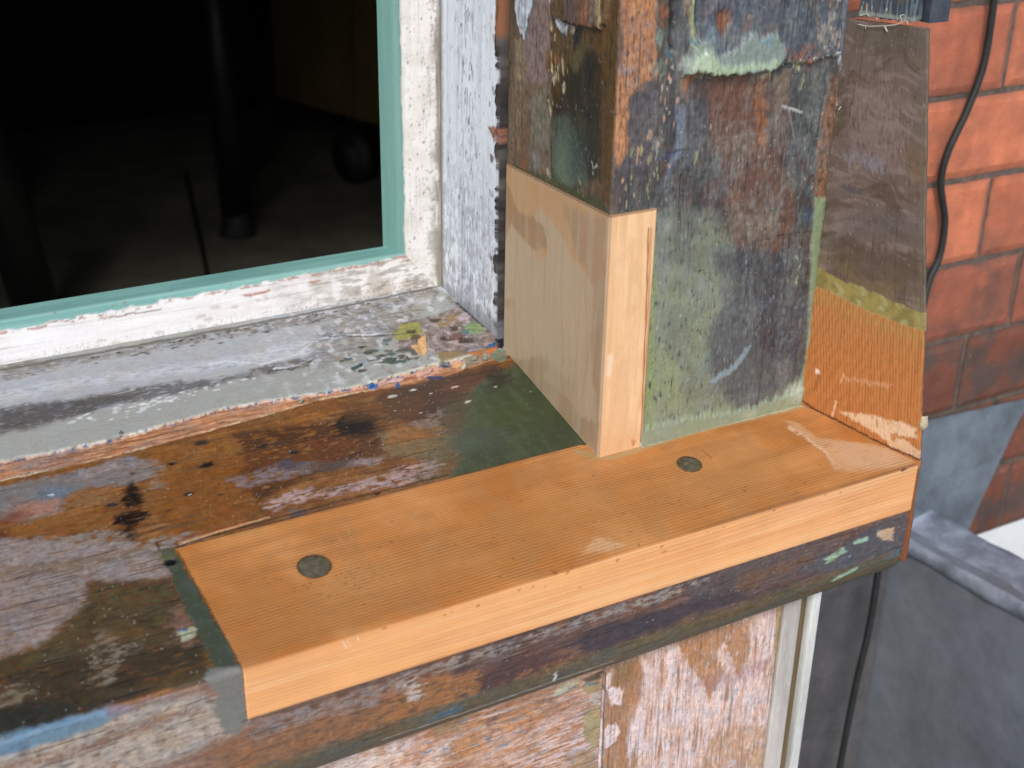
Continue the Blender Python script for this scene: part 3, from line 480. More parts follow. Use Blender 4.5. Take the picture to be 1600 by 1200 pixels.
# repair block let into the sill
def block():
    e = .0006; yb = .0135; L = -.2500; th = .0302
    prof = []
    for y in np.arange(yb, YF+.0012, -.0008): prof.append((y, y*TS+e, (y-YF)/CS))
    for a in (75, 50, 25): prof.append((YF+.0009-.0009*math.cos(math.radians(a))-e, ZT+e-.0009+.0009*math.sin(math.radians(a)), 0))
    for v in np.arange(-.001, -th-.0001, -.0008): prof.append((YF-e, ZT+v, v))
    prof.append((YF-e, ZT-th, -th)); prof += [(YF+.005, ZT-th, -th-.006), (yb, ZT-th, -th-.1), (yb, yb*TS-.01, .1)]
    pr = np.array(prof); t = np.arange(0, 1.0001, 1/560.); xl = np.interp(pr[:, 0], [YF, yb], [L, L-.0052]); xq = .1928-np.clip(pr[:, 0]+.0753, 0, .09)*.445
    Xb = xl[None]+(xq-xl)[None]*t[:, None]; P = np.stack([Xb, np.broadcast_to(pr[:, 0], Xb.shape), np.broadcast_to(pr[:, 1], Xb.shape)], -1); Vb = np.broadcast_to(pr[:, 2], Xb.shape).copy()
    thick = np.where((pr[:, 2] < -.002), 1., 0.)
    P[..., 2] -= (np.clip(-pr[:, 2], 0, th)/th*.0035)[None]*t[:, None]       # the front grows a little deeper to the right
    def pt(s):
        s.rag = .4; top = (s.V > -.0005).astype(float); s.chart = ch_top
        s.lp(1-top, (248, 176, 110), r=.6, g=.3); s.lp(top, (201, 128, 62), r=.34, g=.6)
        s.cloud((180, 108, 46), .05, .3, .7, 14, 1, top); s.cloud((214, 148, 86), .1, .25, .6, 18, 2, top); s.cloud((176, 124, 74), .12, .2, .4, 45, 12, top); s.streak((170, 112, 58), .15, .2, .45, 7, 90, 3, top)
        s.poly(0, [(420, 1010), (800, 890), (1180, 775), (1240, 700), (900, 760), (430, 930), (330, 900)], (180, 122, 64), .45, .01)
        s.poly('g', [(130, 600), (220, 640), (340, 760), (470, 850), (560, 930), (600, 1010), (640, 1090), (950, 1110), (820, 1070), (1300, 1050), (1450, 985), (1300, 930), (1000, 830), (640, 790), (480, 770), (380, 700), (270, 620)], (206, 158, 112), .85, .0015, .25, st=-.35, r=.5)
        s.poly('g', [(180, 680), (330, 760), (600, 960), (640, 1060), (560, 900), (420, 800), (300, 700), (200, 650)], (220, 184, 146), .9, .0012, .25, st=-.25)
        s.poly('g', [(600, 800), (1000, 850), (1350, 950), (1200, 1050), (960, 1100), (700, 950)], (204, 160, 122), .6, .003, .4)
        s.poly(8, [(860, 180), (960, 210), (900, 225), (820, 235)], (212, 164, 118), .8, .002, .5); s.poly(8, [(470, 200), (560, 190), (550, 215), (480, 220)], (160, 104, 66), .4, .003)
        s.poly(5, [(850, 640), (940, 650), (930, 700), (880, 690)], (176, 112, 62), .6, .004)
        s.scatter(70, [(430, 900), (560, 860), (640, 900), (560, 960), (450, 960), (340, 890), (700, 860)], (140, 86, 46), (.0002, .0005), 1.6, .65, 4)
        s.scatter(34, [(1010, 780), (1120, 740), (1160, 790), (1080, 800), (1000, 780)], (140, 86, 46), (.00015, .0004), 2.2, .5, 5); s.scatter(50, [(400, 900), (900, 700), (1400, 720), (1000, 860), (500, 1000)], (136, 84, 44), (.0002, .0006), 2, .7, 6)
        for P_ in ([(540, 820), (552, 850)], [(320, 750+80), (355, 845)], [(660, 780), (690, 812)], [(525, 835), (545, 862)]): s.line(0, P_, .0002, (212, 160, 104), .45, .1)
        s.line(5, [(1060, 680), (1100, 715)], .0004, (120, 70, 40), .8, .1)
        s.line(0, [(900, 706), (930, 716), (960, 716), (1005, 700), (1100, 672), (1255, 636)], .002, (176, 150, 104), .75, .4)
        s.line(0, [(1010, 696), (1100, 672), (1180, 652), (1258, 634)], .0008, (188, 188, 152), .8, .6)
        s.line('g', [(300, 440), (430, 490), (700, 620), (1000, 780), (1200, 880), (1450, 985)], .0006, (72, 44, 30), .9, .1)
        s.line(0, [(375, 1040), (277, 862)], .0007, (92, 58, 34), .85, .1)
        s.line(0, [(258+20, 857), (905, 700)], .0004, (150, 96, 56), .7, .1)
        for p_, rx_, ry_ in (((1077, 726), .0076, .0070), ((491, 886), .0087, .0084)): s.blob(0, p_, rx_*1.06, ry_*1.06, (120, 78, 46), .75, .09, .15); s.blob(0, p_, rx_*.98, ry_*.98, (70, 50, 34), .9, .05, 0, h=-.0011)
        s.chart = ch_front
        s.streak((236, 160, 98), .05, .25, .5, 5, 110, 8, 1-top); s.streak((250, 192, 134), .1, .2, .5, 6, 160, 9, 1-top); s.streak((230, 150, 98), .2, .12, .4, 5, 200, 10, 1-top)
        for a, b in (((536, 1002), (541, 1012)), ((541, 1001), (548, 1009)), ((556, 996), (560, 999)), ((572, 988), (578, 986))): s.line(0, [a, b], .00025, (250, 222, 200), .8, .1)
        s.blob(0, (869, 894), .0022, .0010, (150, 84, 50), .9); s.blob(0, (1412, 733), .0022, .0008, (40, 32, 28), .95)
        s.lp(np.exp(-((s.V+.0004)/.0005)**2)*sst(-.03, .08, s.U)*.9, (96, 60, 40)); s.lp(sst(-.0285, -.031, s.V+s.n1*.0008)*.6*(1-top), (150, 96, 60))
        s.scatter(24, [(500, 1010), (900, 880), (1400, 740), (900, 920)], (176, 104, 66), (.0003, .0007), 2, .8, 8)
        s.col *= np.where(top > .5, GT, GF)[:, None]
    return surf('repair_block', P, Xb, Vb, M['freshu'], (lambda u, v: Paint(u, v, ch_top, 'u', 1, (195, 135, 76), .5, .3, 5), pt), sill, closed=True, caps=True, flip=True)[0]
rb = block(); rb['label'] = 'new orange softwood repair block set into the sill edge'
resin = plain('cured_resin', (.112, .096, .056), .35, .4, 260, .0004, .5, stretch=(1, 1, 1))
def plug(px, py, rx, ry):
    c = hit(SN, (0, 0, 0), px, py); V = []; q = []; n = 40; ex = np.array([1, 0, 0]); ey = np.array([0, CS, math.sin(SL)]); en = np.array([0, -math.sin(SL), CS])
    rings = [(1.0, -.004), (1.0, .0002), (.93, .0003), (.6, .0001), (.3, .00015), (.02, .0002)]
    for r_, h in rings:
        for k in range(n): a = 2*math.pi*k/n; j = 1+.05*math.sin(3*a+1)+.03*math.sin(7*a); V.append(c+ex*math.cos(a)*rx*r_*j+ey*math.sin(a)*ry*r_*j+en*h)
    for i in range(len(rings)-1): q += [(i*n+k, i*n+(k+1) % n, (i+1)*n+(k+1) % n, (i+1)*n+k) for k in range(n)]
    o = raw('resin_plug', V, q, resin, sill)
    o2 = tube('plug_rim', [list(c+ex*math.cos(a)*rx*1.02+ey*math.sin(a)*ry*1.02*1.0+en*.0004) for a in np.linspace(0, 2*math.pi, 41)], .0003, M['rimd'], sill); o2.parent = o
    return o
M['rimd'] = plain('dark_rim', (.16, .07, .025), .6, .4, 300)
plug(1077, 726, .0076, .0070); plug(491, 886, .0087, .0084)
# =================================================================== THE CORNER POST
post = thing('corner_post', 'weathered dark timber window post with a pale new block let into its foot', 'window post')
PZ = axis(-.012, 1.15, -.012, .285, .00075, .03)
def resample(pl, fine, lo=None):
    """closed or open plan polyline -> points with running length; pl: (x, y, step)"""
    o = []; u = 0
    for i in range(len(pl)-1):
        a, b = np.array(pl[i][:2]), np.array(pl[i+1][:2]); d = np.linalg.norm(b-a); n = max(1, int(round(d/pl[i][2])))
        for k in range(n): o.append((*(a+(b-a)*k/n), u+d*k/n))
        u += d
    o.append((*pl[-1][:2], u)); return np.array(o)
def upright(name, plan, Z, u0, mat, pfun, parent, seed, grain='v', base=(90, 80, 72), closed=True, caps=True, flip=False, rough=.6, g=.5, chart=None, gain=1):
    pl = resample(plan, None); U = np.repeat((pl[:, 2]-u0)[None], len(Z), 0); Vv = np.repeat(Z[:, None], len(pl), 1)
    P = np.stack([np.broadcast_to(pl[:, 0], U.shape), np.broadcast_to(pl[:, 1], U.shape), Vv], -1)
    return surf(name, P, U, Vv, mat, (lambda u, v: Paint(u, v, chart, grain, gain, base, rough, g, seed), pfun), parent, closed=closed, caps=caps, flip=flip)
def ch_pf(px, py): p = hit((0, 1, 0), (0, 0, 0), px, py); return (p[0], p[2])
def ch_pl(px, py): p = hit((1, 0, 0), (0, 0, 0), px, py); return (.00107-p[1], p[2])
st = .00078; f_ = .02
plan = [(.012, .14, f_), (.012, .1186, st), (0, .1174, st), (0, .0025, st), (.0003, .0012, .0005), (.0012, .0003, .0005), (.0025, 0, st), (.1560, 0, st), (.1580, .0006, .0006), (.1592, .0022, .0006), (.1598, .0050, st), (.1600, .02, .004), (.1600, .14, f_)]
u0 = .14979
def paint_post(s):
    s.gr = 'v'; front = sst(-.0003, .0003, s.U); left = 1-front
    s.chart = ch_pf
    s.lp(front, (73, 70, 68), r=.42, g=.42); s.streak((58, 60, 70), .0, .2, .7, 16, 160, 1, front); s.streak((104, 92, 86), .14, .12, .7, 26, 420, 2, front); s.cloud((92, 62, 48), .14, .2, .6, 34, 3, front)
    # slate-blue upper coat ending in a resin lip
    s.poly('e', [(290, -900), (1440, -900), (1450, 0), (1430, 440), (1180, 490), (1000, 510), (700, 590), (400, 605), (150, 610), (190, 450), (260, 300), (300, 150)], (82, 88, 98), .95, .0012, .35, h=.0035, g=.45)
    s.poly('e', [(480, -300), (1100, -300), (1100, 60), (800, 90), (600, 60), (480, 40)], (92, 92, 98), .7, .003, st=-.1); s.poly('e', [(300, -300), (480, -300), (400, 120), (330, 170), (300, 120)], (116, 104, 112), .8, .002, st=-.15)
    s.poly('e', [(1100, -300), (1440, -300), (1420, 100), (1300, 60), (1200, 90), (1150, 40)], (92, 80, 68), .8, .002, st=-.1)
    s.poly('e', [(395, 90), (500, 70), (515, 150), (490, 230), (440, 320), (415, 280), (390, 200)], (124, 70, 46), .95, .0012, .5, h=-.0015); s.poly('e', [(440, 120), (490, 110), (470, 240), (440, 300)], (150, 96, 58), .7, .001, .5, st=-.1)
    s.poly('e', [(630, 130), (700, 105), (710, 130), (660, 220), (620, 270)], (108, 68, 54), .9, .0012, .5, h=-.001); s.poly('e', [(660, 140), (700, 120), (690, 150), (660, 180)], (140, 136, 140), .7, .0006, .4)
    s.poly('e', [(750, 200), (920, 190), (900, 260), (760, 290)], (112, 94, 82), .75, .002, st=-.2); s.poly('e', [(1230, 180), (1400, 100), (1420, 380), (1290, 400), (1250, 300)], (150, 136, 122), .85, .0015, .8, st=-.05, h=.0004)
    s.scatter(34, [(1200, 60), (1440, -200), (1430, 430), (1240, 420)], [(176, 160, 140), (190, 186, 180), (72, 64, 60), (160, 96, 62)], (.0002, .0007), 3, .75, 4, 'e', h=.0003)
    s.poly('e', [(330, 200), (380, 180), (400, 330), (300, 340)], (120, 132, 142), .8, .0012, .5)
    rl = s.poly('e', [(110, 560), (150, 480), (200, 430), (260, 320), (340, 300), (400, 440), (470, 430), (560, 400), (640, 290), (700, 250), (740, 300), (900, 250), (930, 340), (970, 430), (930, 520), (700, 600), (450, 612), (150, 618)], (136, 150, 138), .85, .0018, .5, g=.08, r=.25, h=.0022)
    s.poly('e', [(160, 590), (220, 440), (330, 420), (420, 540), (640, 520), (900, 500), (900, 530), (700, 590), (400, 610)], (170, 190, 148), .8, .0016, .4, h=.0014); s.blob('e', (270, 520), .006, .006, (186, 204, 170), .8, .8); s.blob('e', (275, 455), .0014, .0008, (226, 234, 220), .9)
    s.poly('e', [(560, 560), (740, 560), (1000, 510), (1240, 478), (1410, 440), (1410, 455), (1240, 495), (1000, 535), (740, 585), (560, 600)], (122, 132, 120), .9, .0006, .2, h=.0014, r=.25); s.line('e', [(150, 612), (450, 612), (620, 606), (740, 595), (1000, 540)], .0006, (44, 40, 36), .8, .2, h=-.001)
    s.blob('e', (1410, 445), .0026, .0018, (206, 216, 206), .95, .3, .4, h=.001); s.scatter(16, [(960, 500), (1300, 450), (1420, 440), (1200, 500)], (206, 210, 200), (.0003, .0006), 1.5, .9, 8, 'e', h=.0003)
    s.poly('e', [(770, 290), (850, 300), (840, 350), (760, 340)], (96, 148, 160), .8, .0012); s.poly('e', [(960, 440), (1000, 410), (1080, 390), (1250, 400), (1260, 440), (1190, 470), (960, 500)], (146, 86, 56), .85, .0012, st=-.15)
    for p in ((850, 625), (815, 640)): s.blob('e', p, .0022, .0032, (206, 184, 136), .9, .4, .5, h=.001)
    for p in ((1070, 530), (1095, 530), (1120, 535)): s.blob('e', p, .0007, .0028, (190, 200, 140), .9, .3)
    # orange bare wood at the arris
    s.poly('d', [(1085, -600), (1430, -600), (1435, 0), (1410, 420), (1400, 640), (1300, 740), (1200, 790), (1180, 1000), (1175, 1300), (1080, 1400), (1080, 700), (1100, 600), (1140, 400)], (190, 124, 74), .95, .0015, .6, g=.5, r=.5)
    s.poly('d', [(1120, -300), (1200, -300), (1180, 300), (1140, 500)], (160, 92, 52), .6, .002, st=-.1); s.poly('d', [(1320, -300), (1400, -300), (1390, 400), (1320, 350)], (206, 110, 40), .7, .002, st=-.1)
    s.poly('d', [(1090, 470), (1150, 480), (1160, 560), (1300, 620), (1290, 720), (1200, 760), (1180, 640), (1095, 660)], (130, 118, 124), .75, .001, .8, st=.02); s.poly('d', [(1140, 100), (1400, 100), (1380, 640), (1150, 640)], (136, 116, 116), .75, .001, .8, st=.16)
    s.scatter(36, [(1120, 0), (1400, 0), (1380, 640), (1120, 1100)], (84, 46, 30), (.0003, .0006), 3, .8, 9, 'd')
    s.poly('d', [(1420, -600), (1530, -600), (1540, 480), (1480, 520), (1420, 480), (1430, 300)], (84, 66, 48), .9, .001, .5); s.poly('d', [(1400, 60), (1510, 40), (1500, 180), (1410, 190)], (150, 74, 46), .8, .0012, st=-.1); s.poly('d', [(1420, 240), (1480, 230), (1460, 360), (1410, 380)], (110, 132, 118), .8, .001)
    s.poly('d', [(1525, -600), (1575, -600), (1560, 200), (1545, 420), (1520, 440), (1530, 100)], (13, 13, 15), .96, .0006, .3, h=-.005); s.blob('d', (1510, 440), .0018, .0034, (30, 96, 124), .9, .4); s.blob('d', (1515, 290), .0014, .0016, (40, 80, 96), .9, .4)
    s.poly('d', [(1400, 520), (1500, 500), (1500, 620), (1420, 660), (1390, 620)], (112, 116, 102), .8, .0012, .6, h=.0005); s.scatter(14, [(1420, 500), (1560, 500), (1560, 1200), (1420, 1100)], [(180, 174, 156), (206, 146, 100), (150, 152, 156)], (.0003, .0007), 3, .8, 10, 'd', h=.0002)
    s.poly('e', [(75, -500), (130, -500), (150, 200), (200, 250), (180, 420), (60, 480), (60, 200)], (54, 56, 60), .9, .001, .4); s.poly('e', [(140, -300), (250, -300), (250, 170), (190, 240), (150, 150)], (124, 100, 80), .9, .001, .5, st=-.3); s.poly('e', [(235, -300), (262, -300), (240, 380), (205, 400), (200, 300)], (160, 162, 108), .9, .0008, .4, h=.0005)
    s.poly('e', [(255, -300), (310, -300), (290, 150), (262, 260), (245, 200)], (50, 70, 80), .9, .0008, .4, h=-.001); s.blob('e', (222, 350), .0014, .002, (34, 96, 128), .9, .4)
    # slate brown below, with the red-brown heart
    s.poly('d', [(1190, 800), (1340, 730), (1420, 640), (1450, 700), (1440, 1400), (1180, 1400)], (86, 76, 78), .9, .001, .5)
    s.poly('e', [(360, 630), (700, 612), (860, 690), (860, 1300), (370, 1300)], (112, 76, 62), .85, .0025, .8); s.poly(3, [(370, 280), (600, 280), (610, 560), (700, 700), (700, 900), (600, 930), (480, 920), (430, 640), (390, 400)], (110, 74, 58), .85, .003, .9)
    s.poly(3, [(400, 400), (470, 400), (530, 900), (470, 860), (420, 640)], (108, 76, 62), .6, .003, st=-.15); s.poly('e', [(720, 625), (790, 612), (860, 1000), (840, 1300), (760, 1200), (740, 900)], (150, 92, 52), .8, .002, .8, st=-.25); s.poly(3, [(480, 780), (650, 720), (690, 860), (560, 910), (470, 880)], (116, 86, 64), .65, .003, st=-.12)
    s.poly('e', [(140, 620), (255, 622), (250, 650), (180, 700), (140, 740)], (156, 92, 48), .9, .0012); s.poly('e', [(140, 720), (200, 700), (210, 860), (150, 850)], (116, 82, 64), .8, .0014)
    s.poly('e', [(900, 650), (1040, 560), (1030, 780), (1010, 870), (915, 900), (890, 750)], (126, 104, 86), .88, .0014, .7); s.poly('e', [(910, 940), (1000, 870), (1030, 960), (1020, 1300), (900, 1300)], (118, 98, 88), .85, .0014, .6)
    s.poly('e', [(1050, 600), (1370, 600), (1320, 1300), (1040, 1300), (1040, 900)], (68, 71, 74), .85, .002, .8); s.poly('e', [(1150, 560), (1260, 540), (1260, 640), (1150, 640)], (100, 74, 60), .6, .002)
    s.poly('e', [(150, 860), (360, 820), (370, 1300), (140, 1300)], (80, 80, 86), .8, .002, .8); s.poly(3, [(250, 390), (290, 390), (275, 560), (240, 640), (200, 720), (230, 600), (255, 520)], (104, 110, 124), .9, .001, .4); s.poly('e', [(95, 900), (170, 900), (150, 1300), (90, 1300)], (110, 118, 130), .85, .001, .4)
    s.poly(3, [(830, 280), (868, 280), (855, 560), (815, 760), (765, 760), (780, 560), (805, 400)], (142, 94, 60), .8, .0014, .5, st=-.25); s.poly(3, [(770, 560), (800, 420), (770, 860), (720, 860), (740, 700)], (62, 84, 96), .7, .0015, .7, st=0.)
    s.poly(3, [(690, 280), (830, 240), (850, 300), (830, 380), (720, 420), (690, 380)], (84, 84, 84), .6, .002); s.line(3, [(655, 400), (690, 410), (725, 422)], .0008, (190, 190, 188), .7, .15, h=.0003); s.line(3, [(630, 450), (655, 400), (680, 420), (700, 520)], .0006, (140, 140, 140), .5, .1)
    s.line(3, [(420, 520), (560, 500), (860, 400)], .0005, (124, 118, 118), .35, .1); s.line(3, [(170, 580), (260, 565), (400, 545)], .0005, (52, 48, 52), .7, .1); s.line(3, [(180, 590), (205, 598), (250, 572)], .0007, (56, 76, 110), .7, .1)
    s.line(3, [(540, 910), (660, 880), (760, 868)], .0006, (54, 44, 44), .7, .1)
    # right corner strip
    s.poly('f', [(200, -600), (360, -600), (400, 0), (370, 300), (340, 700), (300, 1000), (240, 1200), (170, 800), (200, 300), (230, 0)], (110, 122, 138), .92, .001, .3); s.poly(3, [(865, 250), (900, 200), (890, 420), (862, 640), (850, 900), (835, 1000), (828, 900), (845, 600), (862, 400)], (108, 106, 114), .9, .001, .4)
    s.scatter(26, [(880, 0), (915, 0), (850, 700), (830, 1050), (850, 500)], [(196, 192, 186), (170, 150, 130)], (.0004, .0013), 3, .9, 14, 3, h=.0006)
    # green-grey resin over the lower part
    gm = s.poly(0, [(1012, 336), (1120, 330), (1150, 400), (1160, 500), (1190, 560), (1262, 585), (1262, 645), (1000, 705), (1000, 500)], (110, 114, 98), .72, .005, 1.2, st=-.42, r=.28, g=.12)
    s.poly(0, [(1012, 420), (1110, 400), (1140, 470), (1120, 560), (1150, 620), (1262, 600), (1262, 645), (1000, 705)], (124, 132, 104), .75, .006, 1.2, st=-.3, r=.26, g=.1)
    s.cloud((150, 158, 128), .05, .3, .6, 60, 15, gm); s.cloud((124, 130, 134), .15, .2, .5, 60, 16, gm); s.poly(0, [(1008, 540), (1060, 560), (1070, 640), (1200, 622), (1262, 600), (1262, 645), (1000, 705)], (146, 156, 112), .75, .004, .8, st=-.25)
    s.poly(0, [(1008, 350), (1026, 350), (1022, 690), (1000, 700)], (138, 152, 92), .8, .002, .4, st=-.3); s.scatter(150, [(1012, 350), (1150, 380), (1250, 620), (1005, 690), (1020, 560)], [(164, 178, 150), (150, 160, 146), (176, 186, 160)], (.0002, .0005), 3.5, .55, 17)
    s.poly(5, [(1160, 60), (1420, 0), (1490, 60), (1460, 350), (1400, 420), (1300, 500), (1210, 515), (1130, 430), (1080, 330), (1100, 150)], (70, 72, 82), .8, .004, 1, st=-.38); s.poly(5, [(1120, -150), (1500, -150), (1480, 100), (1150, 150)], (72, 74, 80), .7, .004, 1, st=-.2); s.scatter(60, [(1060, 0), (1460, 0), (1300, 480), (1100, 400)], (132, 140, 140), (.00025, .0005), 3.5, .7, 18, 5)
    s.poly(5, [(1240, 250), (1264, 240), (1225, 310), (1180, 355), (1110, 400), (1085, 395), (1120, 365), (1190, 320)], (140, 158, 164), .85, .0012, .3, h=.0003); s.poly(5, [(1050, 280), (1100, 250), (1100, 330), (1020, 400)], (128, 142, 136), .6, .003)
    s.line(5, [(1290, 520), (1300, 380), (1320, 200)], .0005, (50, 50, 62), .7, .4); s.line(5, [(900, 590), (1060, 560), (1200, 515), (1400, 490)], .0006, (96, 104, 78), .8, .4)
    b_ = s.poly(0, [(1000, 672), (1060, 655), (1150, 640), (1225, 618), (1262, 600), (1262, 650), (1000, 710)], (150, 160, 126), .85, .0015, .6, h=.0012, r=.22, g=.05); s.blob(0, (1245, 612), .008, .007, (184, 196, 170), .85, .6, .5, h=.0012); s.blob(0, (1170, 645), .006, .003, (180, 184, 150), .7, .6, .5)
    e_ = s.poly(3, [(775, 740), (826, 735), (815, 900), (805, 1200), (792, 1480), (740, 1480), (750, 1200), (762, 900)], (138, 152, 112), .95, .0012, .35, h=.0010, r=.22, g=.08); s.poly(0, [(1272, 470), (1288, 470), (1276, 600), (1252, 600)], (166, 190, 132), .8, .0016, .4, h=.0006); s.poly(0, [(1290, 320), (1300, 318), (1290, 430), (1276, 440)], (146, 152, 134), .6, .001)
    for p in ((710, 960), (715, 1000), (705, 1060), (735, 300), (725, 320), (150, 720), (100, 740), (185, 620), (185, 560), (95, 560), (330, 596)): s.blob(3, p, .0007, .0026, (156, 164, 110), .85, .4, .8, h=.0002)
    s.line(3, [(10, 800), (90, 798), (160, 792), (260, 780)], .0012, (100, 96, 80), .7, .4)
    s.scatter(50, [(120, 400), (860, 400), (700, 1100), (200, 800)], [(150, 144, 140), (120, 116, 120), (172, 168, 150)], (.0002, .0006), 3, .8, 20, 3)
    s.scatter(36, [(100, 250), (300, 250), (200, 780), (30, 780)], [(176, 164, 110), (200, 150, 110), (150, 148, 150)], (.0003, .0008), 4, .8, 21, 3)
    vf = np.clip(.10+.5*s.n7+.25*s.n3+.25*s.n4, .02, .5)*front*sst(.012, .03, s.U); s.lp(vf, (154, 160, 152)); s.lp(front*(1-sst(.012, .03, s.U))*.08, (150, 150, 146))
    # ---------- left face
    s.chart = ch_pl
    s.lp(left, (110, 88, 66), r=.45, g=.5); s.streak((84, 66, 46), .0, .2, .6, 16, 260, 31, left)
    def pl(k, P, c, a=.9, f=.0012, w=.5, **kw): s.poly(k, P, c, a, f, w, **kw)
    keep = s.col[front > .5].copy(); kh = s.h[front > .5].copy()
    pl('d', [(400, -600), (550, -600), (545, 300), (550, 640), (440, 690), (240, 700), (235, 330), (330, 330), (350, 160)], (142, 120, 114)); pl('d', [(235, 340), (330, 340), (350, 640), (240, 800)], (130, 114, 88), .8)
    pl('d', [(220, 690), (545, 680), (545, 1500), (150, 1450), (190, 1100), (210, 900)], (122, 102, 82)); pl('d', [(370, 800), (510, 740), (520, 1250), (380, 1200)], (124, 120, 102), .8, .003); pl('d', [(245, 1030), (350, 1020), (330, 1500), (240, 1450)], (116, 84, 58), .7, .002, st=-.2)
    pl('d', [(250, 280), (300, 290), (290, 1300), (240, 1200)], (146, 126, 88), .6, .001, st=0.)
    pl('d', [(560, -600), (1040, -600), (1030, 0), (1000, 215), (960, 240), (760, 210), (650, 160), (560, 130)], (122, 92, 68), .95, .0008, .3, h=.0028, st=-.6); pl('d', [(560, -300), (700, -300), (700, 160), (570, 120)], (92, 76, 50), .8, .001, st=-.2)
    pl('d', [(700, -300), (760, -300), (760, 200), (700, 180)], (86, 82, 88), .8, .001, st=-.2); pl('d', [(810, -300), (900, -300), (890, 220), (820, 200)], (160, 104, 76), .8, .001, st=-.15); pl('d', [(900, -300), (960, -300), (930, 200), (900, 210)], (132, 126, 130), .8, .001, st=-.15); pl('d', [(945, -300), (990, -300), (985, 210), (950, 220)], (196, 170, 122), .85, .0008)
    pl('d', [(1000, -600), (1090, -600), (1095, 500), (1070, 1400), (1010, 1500), (1000, 700), (880, 420), (900, 280), (990, 230)], (98, 72, 38), .92, .001, .5); s.line('d', [(560, 130), (650, 160), (760, 210), (960, 238), (1000, 215)], .0007, (44, 36, 28), .85, .3)
    pl('d', [(560, 200), (700, 280), (800, 250), (900, 300), (880, 420), (700, 600), (560, 640), (490, 560), (550, 430)], (96, 74, 44), .9, .002); pl('d', [(490, 430), (560, 440), (640, 500), (560, 540), (500, 600)], (138, 90, 50), .8, .0014); pl('d', [(540, 540), (600, 540), (600, 620), (560, 640)], (176, 168, 130), .8, .001, st=-.05)
    pl('d', [(720, 210), (800, 215), (790, 330), (720, 430)], (40, 44, 48), .9, .0008); pl('d', [(780, 360), (850, 380), (840, 560), (800, 620), (700, 500), (740, 420)], (86, 84, 54), .8, .003)
    pl('d', [(550, 650), (700, 570), (760, 600), (840, 400), (900, 420), (1000, 620), (1010, 1500), (550, 1500)], (46, 43, 34), .94, .002); pl('d', [(550, 650), (640, 620), (620, 800), (560, 900)], (84, 62, 34), .85, .002); pl('d', [(860, 560), (960, 560), (980, 900), (900, 900)], (66, 52, 30), .7, .003, st=-.1); pl('d', [(830, 560), (890, 560), (880, 1000), (850, 1000)], (34, 36, 42), .6, .003)
    pl(2, [(935, 560), (1010, 540), (1060, 640), (1110, 860), (1000, 880), (940, 830)], (84, 98, 86), .85, .004, .6, r=.25, g=.1); s.blob(2, (985, 780), .010, .016, (104, 118, 98), .8, .8, r=.22); s.blob(2, (1060, 700), .010, .016, (62, 76, 68), .6, .8)
    pl(2, [(725, 765), (760, 770), (850, 800), (950, 845), (1100, 930), (1205, 985), (1210, 1040), (720, 860)], (84, 84, 56), .92, .001, .3, r=.25, g=.1); pl(2, [(940, 840), (1180, 940), (1200, 990), (1000, 900)], (62, 72, 44), .8, .0015)
    pl(2, [(1170, 300), (1235, 280), (1215, 960), (1165, 930)], (96, 70, 40), .85, .001, .4, st=-.3); pl(2, [(845, 700), (880, 720), (880, 790), (850, 790)], (120, 134, 134), .6, .002)
    pl('d', [(240, -600), (400, -600), (395, 40), (350, 160), (330, 330), (300, 310), (262, 200), (240, 60)], (202, 208, 218), .97, .0007, .4, h=.0006); s.line('d', [(400, -100), (395, 40), (350, 160), (330, 330)], .0006, (40, 74, 84), .9, .4); pl('d', [(510, -300), (560, -300), (560, 60), (530, 20)], (200, 206, 214), .9, .0007, h=.0005)
    pl('d', [(570, 148), (650, 165), (690, 200), (670, 290), (630, 270), (590, 220)], (206, 212, 218), .97, .0007, .4, h=.0006); pl('d', [(620, 250), (670, 280), (655, 300), (620, 280)], (60, 100, 130), .9, .0005); pl('d', [(690, 210), (740, 210), (730, 280), (700, 260)], (190, 178, 160), .85, .0008)
    s.scatter(60, [(540, 200), (700, 500), (560, 1200), (500, 900)], [(180, 166, 130), (60, 50, 38)], (.0003, .0009), 3.5, .85, 33, 'd', h=.0003); s.blob(2, (920, 810), .0022, .0036, (170, 164, 136), .9, .4, .6, h=.0008); s.line(2, [(933, 640), (936, 760), (938, 835)], .0005, (40, 34, 26), .9, .2); s.blob(2, (805, 765), .0024, .0036, (146, 88, 52), .9, .5, .6)
    for P_ in ([(1120, 765), (1140, 790), (1150, 770)], [(1125, 770), (1130, 810)], [(1060, 830), (1070, 860)]): s.line(2, P_, .0004, (186, 186, 176), .9, .3)
    s.scatter(30, [(980, 600), (1160, 750), (1100, 900), (960, 820)], (128, 134, 120), (.0002, .0005), 1.5, .7, 35, 2)
    s.col[front > .5] = keep; s.h[front > .5] = kh
    s.lp(sst(-.1172, -.1185, s.U), (40, 36, 33), g=.6, r=.8); 
    s.h -= (np.clip(s.n4, -.2, 1)*.0006)*(1-np.clip(gm, 0, 1)); s.h *= sst(1.1, .9, s.V)*sst(-.16, -.135, s.U)
    s.finish(.22, .16, .05, .7); s.col *= np.where(front > .5, GF, GL)[:, None]
    return {'resin_filler': np.maximum.reduce([gm*(s.V < .13), b_, e_]), 'resin_filler#2': rl}
upright('old_timber', plan, PZ, u0, M['oldv'], paint_post, post, 41, closed=True, caps=True, flip=True)
